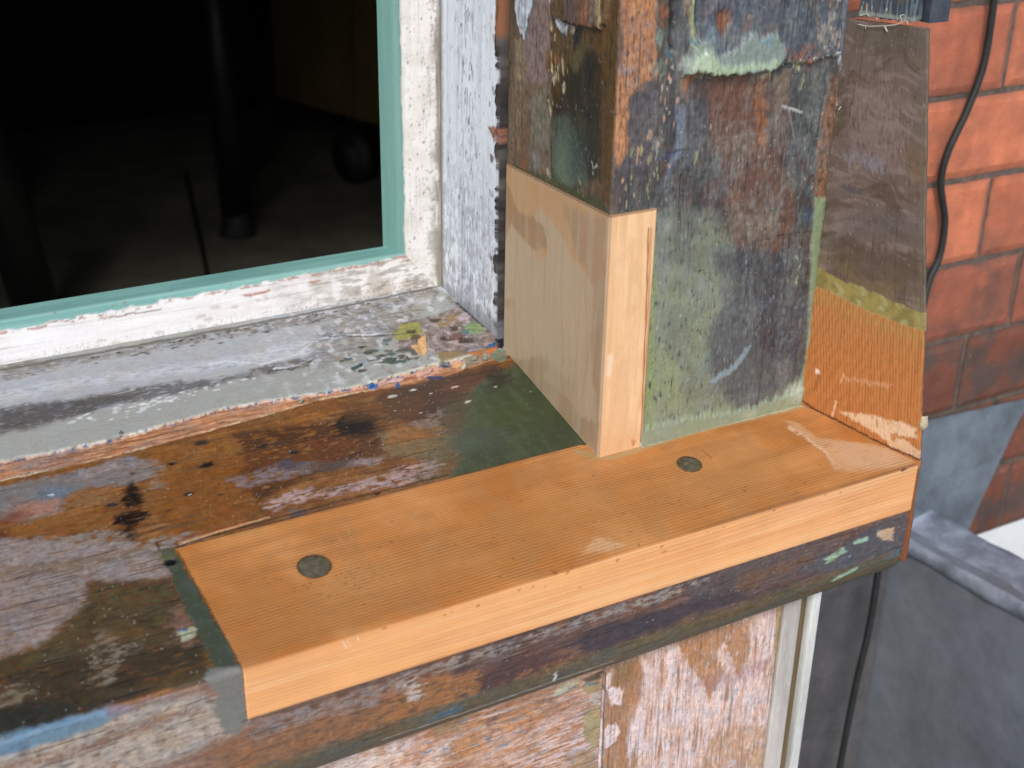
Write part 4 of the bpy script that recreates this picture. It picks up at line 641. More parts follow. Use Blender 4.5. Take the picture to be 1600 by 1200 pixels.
# pale block let into the foot of the post
BZ = axis(-.008, .1524, -.008, .1524, .00078)
bp_ = [(.031, .0002, .02), (.031, .1170, .02), (-.0008, .1170, .00078), (-.0008, -.0002, .0004), (-.0004, -.0008, .0004), (.0310, -.0010, .01)]
bp_ = [(-.0008, .1172, .00078), (-.0008, .0002, .0004), (-.0002, -.0008, .00078), (.0306, -.0008, .0004), (.0312, -.0002, .02), (.0312, .1172, .02), (-.0008, .1172, .02)][:-1]
ub = .11837
def paint_pb(s):
    s.rag = .3
    s.gr = 'v'; front = sst(-.0002, .0002, s.U); left = 1-front
    s.chart = lambda x, y: (lambda p: (p[0]-.00227, p[1]))(ch_pl(x, y)); s.lp(left, (190, 165, 132), r=.55, g=.14); 
    def q(k, P, c, a=.8, f=.0012, w=.35, **kw): s.poly(k, P, c, a, f, w, **kw)
    D = (198, 150, 100)
    q(2, [(718, 770), (900, 860), (1195, 1010), (1195, 1300), (1130, 1330), (1040, 1200), (930, 1020), (880, 960), (860, 1020), (930, 1170), (890, 1230), (800, 1120), (745, 1020), (715, 1100)], D, .75, .0014, .5)
    q(0, [(790, 275), (812, 330), (850, 350), (858, 385), (836, 392), (800, 350), (790, 380)], (164, 130, 94), .8, .001); q(0, [(880, 320), (948, 345), (946, 500), (938, 690), (925, 560), (930, 450), (905, 400)], (170, 140, 108), .7, .002, .6)
    q(5, [(235, 260), (300, 300), (390, 280), (430, 310), (400, 370), (500, 450), (560, 540), (640, 560), (630, 700), (420, 470), (230, 290)], (166, 136, 100), .8, .0016); q(5, [(235, 40), (285, 45), (280, 75), (240, 80)], (170, 136, 100), .7, .001); q(5, [(600, 200), (640, 150), (640, 500), (610, 400)], (168, 136, 104), .6, .002)
    q(0, [(850, 560), (900, 600), (915, 680), (860, 620)], (176, 146, 112), .5, .004)
    for x0 in (812, 836, 858, 884, 905, 922): s.line(0, [(x0, 330), (x0-6, 450), (x0-2, 560), (x0-14, 640)], .0004, (156, 132, 104), .5, .25)
    s.streak((186, 168, 142), .1, .15, .4, 6, 120, 2, left)
    s.chart = ch_pf; s.lp(front, (246, 200, 148), r=.55, g=.2); s.streak((228, 172, 118), .1, .15, .5, 8, 160, 4, front); s.cloud((236, 184, 132), .1, .2, .6, 60, 5, front)
    s.poly(0, [(955, 430), (968, 430), (964, 560), (950, 560)], (234, 178, 124), .5, .002, .3); s.poly(5, [(660, 275), (685, 275), (678, 360), (655, 360)], (250, 218, 184), .7, .001, .4); s.poly(5, [(640, 590), (700, 600), (800, 620), (800, 700), (630, 712)], (236, 178, 122), .5, .002)
    s.line(5, [(832, -250), (822, 100), (800, 640)], .0005, (170, 92, 56), .95, .06, uvs=False); s.line(5, [(842, -250), (832, 100), (812, 640)], .0009, (206, 140, 86), .7, .06)
    s.lp(sst(.0008, .0002, abs(s.U))*.55, (150, 86, 50)); s.blob(5, (768, 645), .0018, .0018, (200, 112, 66), .8); s.lp(sst(.1512, .152, s.V)*.7, (120, 78, 46)); s.line(5, [(630, 715), (700, 712), (800, 690)], .0012, (196, 176, 146), .8, .6)
    s.col *= np.where(front > .5, GF, GL)[:, None]; return {}
o = upright('repair_block', bp_, BZ, ub, M['freshv'], paint_pb, post, 61, closed=True, caps=True, grain='v', flip=True)[0]
o['label'] = 'pale new wood block let into the foot of the post'
# rough end of a broken moulding above the side board
L3b, L3f = hit(SN, (0, 0, 0), 1258, 635), hit(SN, (0, 0, 0), 1435, 725)
BD = L3f-L3b; BD[2] = 0; BD /= np.linalg.norm(BD); BN = np.array([BD[1], -BD[0], 0])
def ch_b(px, py): p = hit(BN, L3b, px, py); return (float((p-L3b) @ BD), p[2])
def onb(u, z, off=0): return np.array([L3b[0]+BD[0]*u+BN[0]*off, L3b[1]+BD[1]*u+BN[1]*off, z])
# =================================================================== SIDE BOARD
board = thing('side_board', 'raked weathered side board, brown above and ridged new orange wood below, beyond the post', 'board')
def uf(z): return np.interp(z, [-.09, -.017, .0764, .1372, .2464, 1.2], [.0812, .0797, .0688, .0592, .0445, -.03+.04])
BZ2 = axis(-.0885, .2480, -.0885, .2480, .00078); T = axis(0, 1, .40, 1, .0065, .1)
Ug = np.array([[(-.06+t*(uf(z)+.06)) for t in T] for z in BZ2]); Zg = np.repeat(BZ2[:, None], len(T), 1)
Ug2 = np.concatenate([Ug, Ug[:, -1:]+.0, Ug[:, :1]], 1); Zg2 = np.concatenate([Zg, Zg[:, :2]], 1); off = np.zeros_like(Ug2); off[:, -2:] = -.0042
wob = fbm(Zg2*60, Zg2*0+3, 5, 3)*.0006; Ug3 = Ug2.copy(); Ug3[:, len(T)-1:-1] += wob[:, len(T)-1:-1]
Pb = np.stack([L3b[0]+BD[0]*Ug3+BN[0]*off, L3b[1]+BD[1]*Ug3+BN[1]*off, Zg2], -1)
Rg = Ug2/ (uf(Zg2))*.0797
def paint_board(s):
    z = s.V; s.chart = lambda x, y: (lambda p: (p[0]/float(uf(p[1]))*.0797, p[1]))(ch_b(x, y))
    zr = np.interp(s.U, [0, .03, .0797], [.083, .077, .0705])+s.n5*.002; zt = zr+.012+s.n5*.001
    s.lp(np.ones_like(z), (100, 83, 72), r=.5, g=.2)
    n = fbm(s.U*26, z*160+pn(s.U*30, z*12, 4)*1.2, 9, 4); s.lp(sst(.0, .3, n)*.8, (124, 106, 97)); n = fbm(s.U*22, z*130+pn(s.U*30, z*12, 8)*1.5, 19, 4); s.lp(sst(.05, .3, n)*.8, (80, 62, 46))
    s.poly(3, [(840, 900), (1190, 960), (1190, 1110), (1060, 1100), (840, 1040)], (86, 66, 50), .8, .004, 1); s.poly(3, [(915, 110), (1200, 120), (1200, 190), (920, 180)], (84, 74, 62), .8, .003); s.poly(3, [(900, 300), (1100, 330), (1150, 420), (1100, 640), (900, 620)], (132, 108, 104), .55, .006, st=-.15)
    s.poly(3, [(870, 560), (1000, 600), (1060, 640), (1000, 640), (880, 590)], (120, 116, 124), .7, .002); s.poly(3, [(870, 690), (960, 720), (900, 730), (870, 710)], (84, 84, 92), .7, .002); s.poly(3, [(1100, 560), (1190, 560), (1190, 700), (1120, 660)], (112, 84, 50), .6, .004); s.poly(3, [(870, 780), (1190, 800), (1190, 900), (870, 880)], (96, 84, 80), .6, .004)
    s.lp(np.exp(-((s.U-.0775)/.0015)**2)*.7, (104, 92, 74)); s.scatter(20, [(860, 300), (1190, 300), (1180, 1000), (850, 950)], (150, 142, 132), (.0002, .0005), 1.5, .8, 3, 3)
    rm = sst(.0006, -.0006, z-zt)*sst(-.0006, .0006, z-zr); s.lp(rm, (148, 132, 70), r=.25, g=.08); s.cloud((116, 104, 52), .05, .2, .7, 90, 4, rm); s.cloud((170, 162, 112), .18, .15, .6, 120, 5, rm)
    nw = sst(.0006, -.0006, z-zr); fa = sst(.010, 0, abs(z-zr+.004))*(z < zr); s.lp(nw, (188, 112, 50), r=.5, g=.15, h=.0001)
    s.lp(nw*sst(.035, .065, z)*.45, (170, 116, 62)); s.lp(fa*.55*sst(-.2, .15, s.n5+.3), (166, 136, 66), r=.3); s.lp(sst(.012, 0, abs(z-zt-.005))*(z > zt)*.4*sst(-.2, .15, s.n5+.1), (124, 108, 66))
    x = s.U+z*-.010+.0006*s.n5; ph = x/.00165; sw = ph-np.floor(ph); rid = sst(0, .35, sw)*sst(1, .6, sw); s.lp(nw*(1-rid)*.55, (138, 74, 28)); s.lp(nw*rid*.25, (214, 140, 76)); s.h += nw*rid*.00035
    s.poly('g', [(690, 520), (900, 530), (1100, 570), (1300, 620), (1430, 660), (1440, 760), (1340, 760), (1180, 720), (1160, 800), (1050, 720), (900, 640)], (226, 190, 150), .85, .0008, .2, st=-.35, ws=.2); s.poly('g', [(1150, 720), (1350, 800), (1470, 900), (1470, 980), (1350, 940), (1160, 830)], (222, 184, 146), .75, .0008, .2, st=-.3)
    s.poly('g', [(730, 160), (900, 190), (1200, 250), (1150, 300), (980, 250), (740, 200)], (206, 150, 106), .6, .001, .3, st=-.2); s.line('g', [(660, 410), (620, 550)], .0006, (232, 186, 140), .9, .1); s.line('g', [(730, 150), (700, 230)], .0006, (226, 170, 120), .8, .1)
    s.line('g', [(440, 300), (500, 140)], .0008, (150, 90, 44), .8); s.blob('g', (478, 130), .0014, .0026, (236, 216, 196), .9, .3)
    s.line('g', [(330, 400), (430, 480), (700, 610), (1000, 770), (1460, 980)], .0007, (70, 40, 26), .9, .1); s.lp(sst(-.018, -.022, z)*.8, (118, 62, 34))
    edge = np.zeros(len(z)).reshape(Ug2.shape); edge[:, -2:] = 1; ed = edge.ravel(); s.lp(ed*nw*.8, (150, 84, 46)); s.lp(ed*(1-nw)*.8, (150, 136, 104))
    s.lp(ed*sst(-.018, -.022, z), (132, 62, 36))
    s.finish(.16, .12, .05); s.col *= GL; return {'resin_filler': rm, 'repair_piece': nw}
bp3 = surf('old_timber', Pb, Rg, Zg2, M['oldv'], (lambda u, v: Paint(u, v, None, 'v', 1, (102, 82, 72), .5, .5, 77), paint_board), board, closed=True, caps=True, flip=True)
for o in bp3:
    if o.name.startswith('repair_piece'): o['label'] = 'ridged new orange wood at the foot of the side board'
# resin drop on the board edge
def dollop(name, c, r, mat, parent, sq=(1, 1, 1), seed=0):
    n, m = 16, 10; V = []; q = []
    for j in range(m+1):
        for i in range(n):
            a, b = 2*math.pi*i/n, math.pi*j/m; d = np.array([math.sin(b)*math.cos(a), math.sin(b)*math.sin(a), math.cos(b)]); k = 1+.25*float(pn(np.array([d[0]*2+seed]), np.array([d[1]*2+d[2]]), 3)[0]); V.append(np.array(c)+d*r*k*np.array(sq))
    for j in range(m): q += [(j*n+i, (j+1)*n+i, (j+1)*n+(i+1) % n, j*n+(i+1) % n) for i in range(n)]
    return raw(name, V, q, mat, parent)
M['resinp'] = plain('pale_resin', (.52, .44, .30), .3, .2, 200)
dollop('resin_drip', onb(float(uf(.01))+.0012, .011, -.002), .0028, M['resinp'], board, (1, 1, 1.7))

# torn fibres on the post's right corner
M['fibre'] = plain('pale_fibre', (.6, .6, .55), .5, .15, 300)
for P_ in ([(1322, 92), (1327, 84), (1330, 76)], [(1318, 150), (1324, 144), (1330, 140)], [(1300, 395), (1303, 405), (1301, 415)], [(1298, 400), (1295, 412), (1297, 422)], [(1310, 172), (1314, 164), (1318, 160)], [(1307, 30), (1312, 24), (1313, 16)], [(1000, 694), (1006, 700), (1014, 699)]):
    tube('torn_fibre', spline([list(hit((0, 1, 0), (0, -.0012, 0), x, y)+np.array([0, -.0008*(i == 1), 0])) for i, (x, y) in enumerate(P_)], 4), .00035, M['fibre'], post, 6)
# splintered stub above the side board
stub = thing('timber_stub', 'splintered dark timber end hanging above the raked side board', 'timber')
def paint_stub(s):
    s.chart = ch_b; s.lp(np.ones_like(s.U), (62, 72, 80), r=.45); s.streak((44, 48, 52), 0, .2, .8, 30, 500, 1); s.streak((104, 118, 130), .12, .12, .8, 60, 700, 2); s.cloud((90, 74, 60), .2, .1, .7, 160, 3)
    s.poly('f', [(440, 0), (560, 0), (570, 220), (480, 300), (440, 260)], (84, 62, 46), .8, .0008, .5, st=-.15); s.scatter(30, [(450, 0), (600, 100), (1200, 200), (500, 350)], [(190, 180, 160), (190, 130, 80), (150, 164, 170)], (.0002, .0005), 3, .9, 4, 'f')
    s.lp(sst(.2545, .2525, s.V+s.n4*.001)*.8, (150, 158, 150)); s.lp(sst(.256, .2515, s.V+s.n4*.003)*.5, (106, 112, 100)); s.col *= GL
    return {}
zs = axis(.2510, .75, .2510, .275, .0005, .03); plo = [onb(.0035, 0, .001), onb(.0365, 0, .001), onb(.0365, 0, -.012), onb(.0035, 0, -.012)]
pls = [(plo[3][0], plo[3][1], .02), (plo[0][0], plo[0][1], .0005), (plo[1][0], plo[1][1], .002), (plo[2][0], plo[2][1], .02), (plo[3][0]+.0003, plo[3][1], .02)][:-1]
pl_ = resample(pls, None); U_ = np.repeat((pl_[:, 2]-.013+.0035)[None], len(zs), 0); Z_ = np.repeat(zs[:, None], len(pl_), 1)
rag = (fbm(U_*700, U_*0+1, 3, 3)*.0022)*np.exp(-(Z_-.2510)/.002); P_ = np.stack([np.broadcast_to(pl_[:, 0], U_.shape), np.broadcast_to(pl_[:, 1], U_.shape), Z_+rag], -1)
surf('broken_end', P_, U_, Z_, M['oldv'], (lambda u, v: Paint(u, v, ch_b, 'v', GL, (62, 72, 80), .45, .5, 83), paint_stub), stub, closed=True, caps=True, flip=True)
M['fib'] = plain('torn_fibre', (.55, .55, .46), .5, .2, 400)
def fibre(pts, r=.00028):
    q = [onb(*ch_b(*K('f', [p])[0]), .0022) for p in pts]; tube('torn_fibre', spline(q, 5), r, M['fib'], stub, 6)
for p in ([(1190, 330), (1250, 315), (1290, 325), (1312, 370)], [(1190, 230), (1200, 280), (1210, 320)], [(1200, 230), (1240, 222), (1255, 232)], [(940, 400), (955, 440), (990, 488)], [(960, 400), (975, 450), (990, 485)], [(650, 395), (650, 420), (640, 440)], [(520, 370), (700, 400), (900, 395), (1100, 380), (1230, 340)], [(560, 240), (650, 210), (690, 215), (695, 240)], [(820, 270), (830, 300)]): fibre(p)
dk = plain('dark_upright', (.06, .07, .09), .5, .3, 40)
box('backing_strip', onb(.030, .2492, -.0165), onb(.047, .75, -.0255), dk, stub, .0005)

# =================================================================== WINDOW FRAME (white and green casing, blue-white lining)
D_ = np.array([-.0079, .1946]); C_ = np.array([-.0001, .1289]); E_ = np.array([-.0307, .2062]); F_ = np.array([-.0399, .2222])
EZ, FZ, DZ = .0693, .0714, .0431
frame = thing('window_frame', 'old window frame with white and green outer edges and a pale blue lining, open to the dark room', 'window frame')
def ch_blue(px, py):
    n = np.array([(C_-D_)[1], -(C_-D_)[0], 0]); p = hit(n, (*C_, 0), px, py); return (float(np.hypot(*(p[:2]-C_))*np.sign(p[1]-C_[1])), p[2])
JZ = axis(.012, 1.15, .012, .40, .0009, .03)
def paint_lin(s):
    s.lp(np.ones_like(s.U), (226, 233, 240), r=.42, g=.2)
    s.streak((208, 216, 226), .05, .2, .7, 8, 200, 1); s.streak((236, 240, 244), .1, .2, .6, 8, 260, 2)
    mid = np.exp(-((s.U-.036-fbm(s.V*8, s.V*0, 4, 2)*.01)/.010)**2)+.5*np.exp(-((s.U-.028)/.008)**2)
    s.streak((150, 156, 168), .22, .05, .6, 40, 1100, 3, mid, h=-.0001); s.streak((110, 114, 124), .32, .04, .8, 60, 1300, 4, mid, h=-.0001)
    s.streak((160, 166, 176), .33, .05, .5, 90, 1400, 5); lowz = sst(.19, .05, s.V); s.streak((142, 146, 156), .08, .12, .6, 60, 600, 6, lowz); s.cloud((160, 164, 172), .05, .15, .6, 120, 7, lowz); s.streak((80, 80, 84), .33, .05, .7, 90, 900, 8, lowz)
    e = sst(.006, .001, s.U+s.n1*.002+s.n4*.002); s.lp(e, (212, 214, 220), h=.0004); k = sst(.0022, .0008, s.U+s.n4*.002+s.n1*.002+fbm(s.V*30, s.V*0, 11, 4)*.004); k = np.maximum(k, (s.U < .0002)*1.); s.lp(k, (54, 48, 45), r=.8, h=-.0025); s.streak((92, 88, 84), .1, .15, .7, 60, 700, 17, k); s.streak((24, 22, 22), .1, .15, .8, 50, 500, 18, k)
    s.lp(sst(.002, .0005, s.U+s.n1*.002-.0035)*sst(.225, .232, s.V)*(s.U > -.012), (138, 88, 56)); s.poly('d', [(40, 1050), (120, 1070), (130, 1180), (60, 1180)], (150, 96, 70), .9, .0008, .5)
    s.lp(sst(.0605, .0655, s.U+s.n4*.003)*.7, (150, 146, 142)); s.lp(np.exp(-((s.U-.0655)/.0012)**2)*.6, (110, 104, 98)); s.lp(sst(.048, .036, s.V-s.U*.1+s.n4*.01)*.7, (120, 122, 126))
    s.scatter(40, [(700, 20), (770, 20), (770, 500), (700, 430)], (96, 98, 106), (.0003, .0007), 3, .8, 6); s.h += s.n4*.00006
    s.col *= GL*1.0; return {}
lp_ = [(.03, .128, .02), (float(C_[0]), float(C_[1]), .0008), (float(D_[0]), float(D_[1]), .02), (.03, .196, .02)]
upright('lining', lp_, JZ, .03011, M['paintv'], paint_lin, frame, 91, closed=True, caps=True, flip=True, chart=ch_blue, base=(204, 212, 224), rough=.42, g=.25)
seg = np.hypot(*(E_-D_)); seg2 = np.hypot(*(F_-E_))
def ch_wj(px, py):
    d = E_-D_; p = hit((d[1], -d[0], 0), (*D_, 0), px, py); return (float(np.dot(p[:2]-D_, d)/seg), p[2])
def paint_wj(s):
    gr = sst(seg-.0008, seg+.0004, s.U+s.n1*.0012+fbm(s.V*35, s.V*0, 5, 3)*.0028)
    s.lp(np.ones_like(s.U), (224, 219, 214), r=.5, g=.2); s.cloud((206, 200, 192), .05, .2, .7, 50, 1)
    dirt = sst(.009, .001, s.U+s.n4*.003+s.n1*.002); s.streak((120, 112, 98), -.05, .2, .8, 30, 300, 2, dirt); s.lp(sst(.0035, .001, s.U+s.n1*.0015)*.7, (128, 118, 106)); s.cloud((120, 112, 98), .26, .06, .7, 420, 3, sst(.016, .002, s.U))
    low = sst(.13, .05, s.V-s.U*.3); s.cloud((150, 140, 120), .0, .2, .7, 90, 4, low*dirt); s.cloud((150, 144, 132), .36, .04, .6, 600, 5)
    s.scatter(60, [(632, 60), (680, 0), (688, 430), (640, 390)], (120, 112, 98), (.0002, .0006), 2, .8, 8); s.lp(np.exp(-((s.U-seg+.0003)/.0006)**2)*.5, (150, 140, 128))
    s.lp(gr, (112, 158, 148), r=.38, g=.1, h=.0002); s.lp(gr*sst(.0045, .0005, abs(s.U-seg-.0035))*.5, (142, 184, 172)); s.streak((100, 146, 138), .1, .2, .4, 6, 160, 9, gr)  # lighter green band: highlight of the rounded edge painted in
    s.poly(2, [(365, 1080), (430, 1080), (430, 1200), (365, 1180)], (140, 134, 120), .6, .002); s.h += s.n4*.00006*(1-gr); s.col *= GL; return {'green_paint': gr}
wj = [(.03, .1955, .02), (*map(float, D_), .0009), (*map(float, E_), .0009), (*map(float, F_), .02), (-.022, .262, .02), (.03, .262, .02)]
upright('jamb_casing', wj, axis(.02, 1.15, .02, .42, .0009, .03), float(np.hypot(.03+.0079, .0009)), M['paintv'], paint_wj, frame, 101, closed=True, caps=True, flip=True, chart=ch_wj, base=(224, 219, 214), rough=.5, g=.2)
# bottom rail
def ch_rw(px, py):
    n = (0, -(EZ-DZ), (E_[1]-D_[1])); p = hit(n, (0, D_[1], DZ), px, py); return (p[0], float(np.hypot(p[1]-D_[1], p[2]-DZ)*np.sign(p[2]-DZ)))
HW = math.hypot(E_[1]-D_[1], EZ-DZ)
rp = [(.196, .03, .02), (float(D_[1]), DZ-.0015, .0009), (float(E_[1]), EZ, .0009), (float(F_[1]), FZ, .02), (.2232, .045, .02), (.262, .040, .02), (.262, .03, .02)]
def paint_rail(s):
    gr = sst(HW-.0006, HW+.0006, s.V+s.n1*.0016+s.n5*.0020-.0004+np.clip((-.03-s.U)/.3, 0, 1.3)*.0055)
    s.lp(np.ones_like(s.U), (226, 222, 219), r=.45, g=.22); s.streak((222, 214, 208), .05, .2, .6, 12, 200, 1)
    rt = sst(-.17, -.03, s.U+s.n5*.03); s.cloud((176, 164, 150), .0, .2, .8, 60, 2, rt); s.cloud((124, 114, 100), .24, .06, .7, 520, 3, rt*sst(.022, .004, s.V)); s.streak((130, 120, 106), .1, .1, .7, 60, 300, 4, rt)
    lo = sst(.006, .0005, s.V+s.n1*.003+s.n4*.002); s.streak((110, 98, 84), .0, .12, .85, 40, 260, 5, lo); s.lp(sst(.0022, .0004, s.V+s.n1*.0012)*.7, (92, 82, 72)); s.cloud((110, 100, 86), .3, .04, .7, 600, 6, sst(.012, .002, s.V))
    s.scatter(26, [(0, 560), (300, 480), (640, 410), (650, 440), (300, 520)], (196, 184, 176), (.0004, .0014), 2.5, .8, 7)
    s.lp(np.exp(-((s.V-HW+.0009+s.n1*.0016+s.n5*.002+np.clip((-.03-s.U)/.3, 0, 1.3)*.0055)/.0009)**2)*sst(-.05, .12, s.n2)*.9, (166, 116, 98)); s.line(4, [(760, 160), (820, 148), (845, 140)], .0008, (176, 112, 92), .9, .6); s.line(4, [(965, 118), (1000, 108)], .0008, (176, 130, 104), .9, .6); s.line(4, [(300, 232), (420, 212), (500, 200)], .0005, (140, 110, 96), .8, .6)
    s.lp(gr, (114, 164, 156), r=.36, g=.12, h=.0002); s.streak((140, 190, 180), .0, .2, .5, 8, 200, 8, gr); s.lp(gr*np.exp(-((s.V-HW-.0022)/.0012)**2)*.5, (156, 200, 190)); s.scatter(10, [(0, 500), (300, 440), (598, 392), (300, 460)], (150, 110, 86), (.0003, .0006), 2.5, .8, 9)  # paler stripe puts the edge highlight into the green
    s.h += (s.n1*.00012+s.n4*.00006)*(1-gr); s.col *= .5*(GT+GF); return {'green_paint': gr}
Xr = axis(-1.25, .02, -.40, .02, .00085); plr = resample(rp, None); v0 = math.hypot(.0014, DZ-.0015-.03)
Ur = np.repeat(Xr[:, None], len(plr), 1); Vr = np.repeat((plr[:, 2]-v0)[None], len(Xr), 0)
Pr = np.stack([Ur, np.broadcast_to(plr[:, 0], Ur.shape), np.broadcast_to(plr[:, 1], Ur.shape)], -1)
surf('bottom_rail', Pr, Ur, Vr, M['paintu'], (lambda u, v: Paint(u, v, ch_rw, 'u', 1, (236, 231, 227), .45, .22, 111), paint_rail), frame, closed=True, caps=True, flip=False)
wht = plain('white_frame_paint', (.68, .66, .62), .5, .12, 30)
box('head_rail', (-1.25, .196, 1.15), (.04, .262, 1.22), wht, frame); box('far_jamb', (-1.30, .13, .02), (-1.25, .262, 1.22), wht, frame)

# lifted flakes of the old coats
def flake(px, py, size, col, lift, rot, parent, seed, on='top'):
    r_ = random.Random(seed); n = 7; V = []; u0_, v0_ = ch_top(px, py) if on == 'top' else ch_blue(px, py); ca, sa = math.cos(rot), math.sin(rot); ph = [r_.uniform(.6, 1.15) for _ in range(12)]
    for side in (0, 1):
        for i in range(n):
            for j in range(n):
                a, b = (i/(n-1)-.5)*2, (j/(n-1)-.5)*2; an = math.atan2(b, a); k = ph[int((an+math.pi)/(2*math.pi)*11.99)]; m = max(abs(a), abs(b)); d = math.hypot(a, b) or 1; a, b = a/d*m*k, b/d*m*k*.55
                h = lift*size*((a+1)*.5)**2+.0007+side*.00035; x, y = (a*ca-b*sa)*size, (a*sa+b*ca)*size
                if on == 'top': p = top3(u0_+x, v0_+y, h+.0006)
                else: dd = np.array([*(D_-C_)/np.hypot(*(D_-C_)), 0]); nn = np.array([-dd[1], dd[0], 0]); p = np.array([*C_, 0])+dd*(u0_+x)+nn*h+np.array([0, 0, v0_+y])
                V.append(p)
    q = []; N2 = n*n
    for i in range(n-1):
        for j in range(n-1): a = i*n+j; q += [(a, a+1, a+n+1, a+n), (N2+a, N2+a+n, N2+a+n+1, N2+a+1)]
    e = [(i, 0) for i in range(n)]+[(n-1, j) for j in range(1, n)]+[(i, n-1) for i in range(n-2, -1, -1)]+[(0, j) for j in range(n-2, 0, -1)]; e = [i*n+j for i, j in e]
    for k in range(len(e)): a, b = e[k], e[(k+1) % len(e)]; q.append((a, b, N2+b, N2+a))
    raw('paint_flake', V, q, plain('flake_paint', tuple(lin(col)), .5, .25, 300, .0004), parent)
def top3(u, v, h=0): return np.array([u, YF+v*CS-h*math.sin(SL), ZT+v*CS*TS+h*CS])
for i, (p, z, c, l, r_) in enumerate((((571, 571), .0034, (150, 156, 164), .5, .4), ((560, 577), .0036, (46, 76, 74), .4, .2), ((607, 568), .005, (70, 92, 82), .3, .1), ((640, 566), .0035, (96, 100, 92), .5, 2.), ((740, 563), .0042, (148, 144, 124), .5, .3), ((757, 560), .004, (150, 150, 134), .6, 1.1), ((724, 577), .003, (206, 206, 188), .5, .7), ((697, 573), .003, (120, 130, 140), .5, 2.4), ((668, 583), .004, (214, 168, 150), .35, .3), ((600, 598), .0036, (214, 176, 162), .4, .2),
                                   ((580, 604), .0022, (40, 108, 172), .5, .3), ((621, 604), .0018, (46, 110, 168), .5, 1.), ((700, 530), .0035, (150, 130, 112), .4, 2.1), ((735, 524), .0038, (128, 146, 104), .5, .8), ((722, 536), .003, (92, 70, 58), .4, 1.6), ((690, 508), .004, (168, 150, 142), .4, .2), ((650, 528), .003, (140, 136, 70), .3, 1.2), ((768, 545), .003, (44, 92, 140), .6, .4), ((524, 589), .0026, (196, 194, 184), .5, .2), ((190, 682), .0024, (90, 98, 92), .7, 1.3), ((470, 630), .0022, (160, 158, 150), .6, .3))):
    flake(*p, z, c, l, r_, sill, i+3)
for i, (p, z, c, l, r_) in enumerate((((776, 60), .003, (206, 210, 218), .5, 1.4), ((774, 140), .003, (200, 204, 210), .6, 1.7), ((772, 205), .0035, (176, 120, 96), .7, 1.3), ((771, 246), .003, (150, 130, 138), .6, 1.9), ((770, 300), .0026, (196, 202, 212), .5, 1.5), ((769, 400), .0026, (170, 174, 184), .6, 1.5))):
    flake(*p, z, c, l, r_, frame, i+50, 'lin')
# loose splinter lying in the corner
pc = [ch_top(*p) for p in K('c', [(492, 352), (520, 345), (545, 350), (548, 310), (575, 292), (608, 272), (614, 320), (622, 380), (606, 425), (585, 470), (562, 466), (552, 425), (536, 400)])]
def top3(u, v, h=0): return np.array([u, YF+v*CS-h*math.sin(SL), ZT+v*CS*TS+h*CS])
pm_ = np.mean(pc, 0); P1 = [top3(*p, .0020+.10*(p[1]-pm_[1])+.06*(p[0]-pm_[0])) for p in pc]
chip = prism('wood_chip', P1, (0, .0002, .0009), plain('chip_wood', (.78, .45, .20), .6, .3, 220, .0006, stretch=(1, .3, 1)), None, .0002)
tag(chip, 'small loose tan wood chip lying on the peeling paint near the inner sill corner', 'wood chip')

# =================================================================== PANELLING UNDER THE SILL
YA = -.055
def ch_a(px, py): p = hit((0, 1, 0), (0, YA, 0), px, py); return (p[0], p[2])
apron = thing('panelling', 'stripped pink and orange timber panelling below the sill', 'panelling')
def slab(name, x0, x1, z0, z1, y, mat, pfun, grain, seed, fine=.0008, xf=None, zf=None, base=(180, 150, 130)):
    X_ = axis(x0, x1, *(xf or (x0, x1)), fine, .04); Z_ = axis(z0, z1, *(zf or (z0, z1)), fine, .04)
    Xa = np.concatenate([X_, [X_[-1], X_[-1], X_[0], X_[0]][0:0]]); n = len(X_)
    U = np.repeat(X_[None], len(Z_), 0); V = np.repeat(Z_[:, None], n, 1); Y = np.full_like(U, y)
    U = np.concatenate([U, U[:, -1:], U[:, :1]], 1); V = np.concatenate([V, V[:, :2]], 1); Y = np.concatenate([Y, Y[:, :2]+.02], 1)
    return surf(name, np.stack([U, Y, V], -1), U, V, mat, (lambda u, v: Paint(u, v, ch_a, grain, GF, base, .6, .38, seed), pfun), apron, closed=True, caps=True, flip=True)
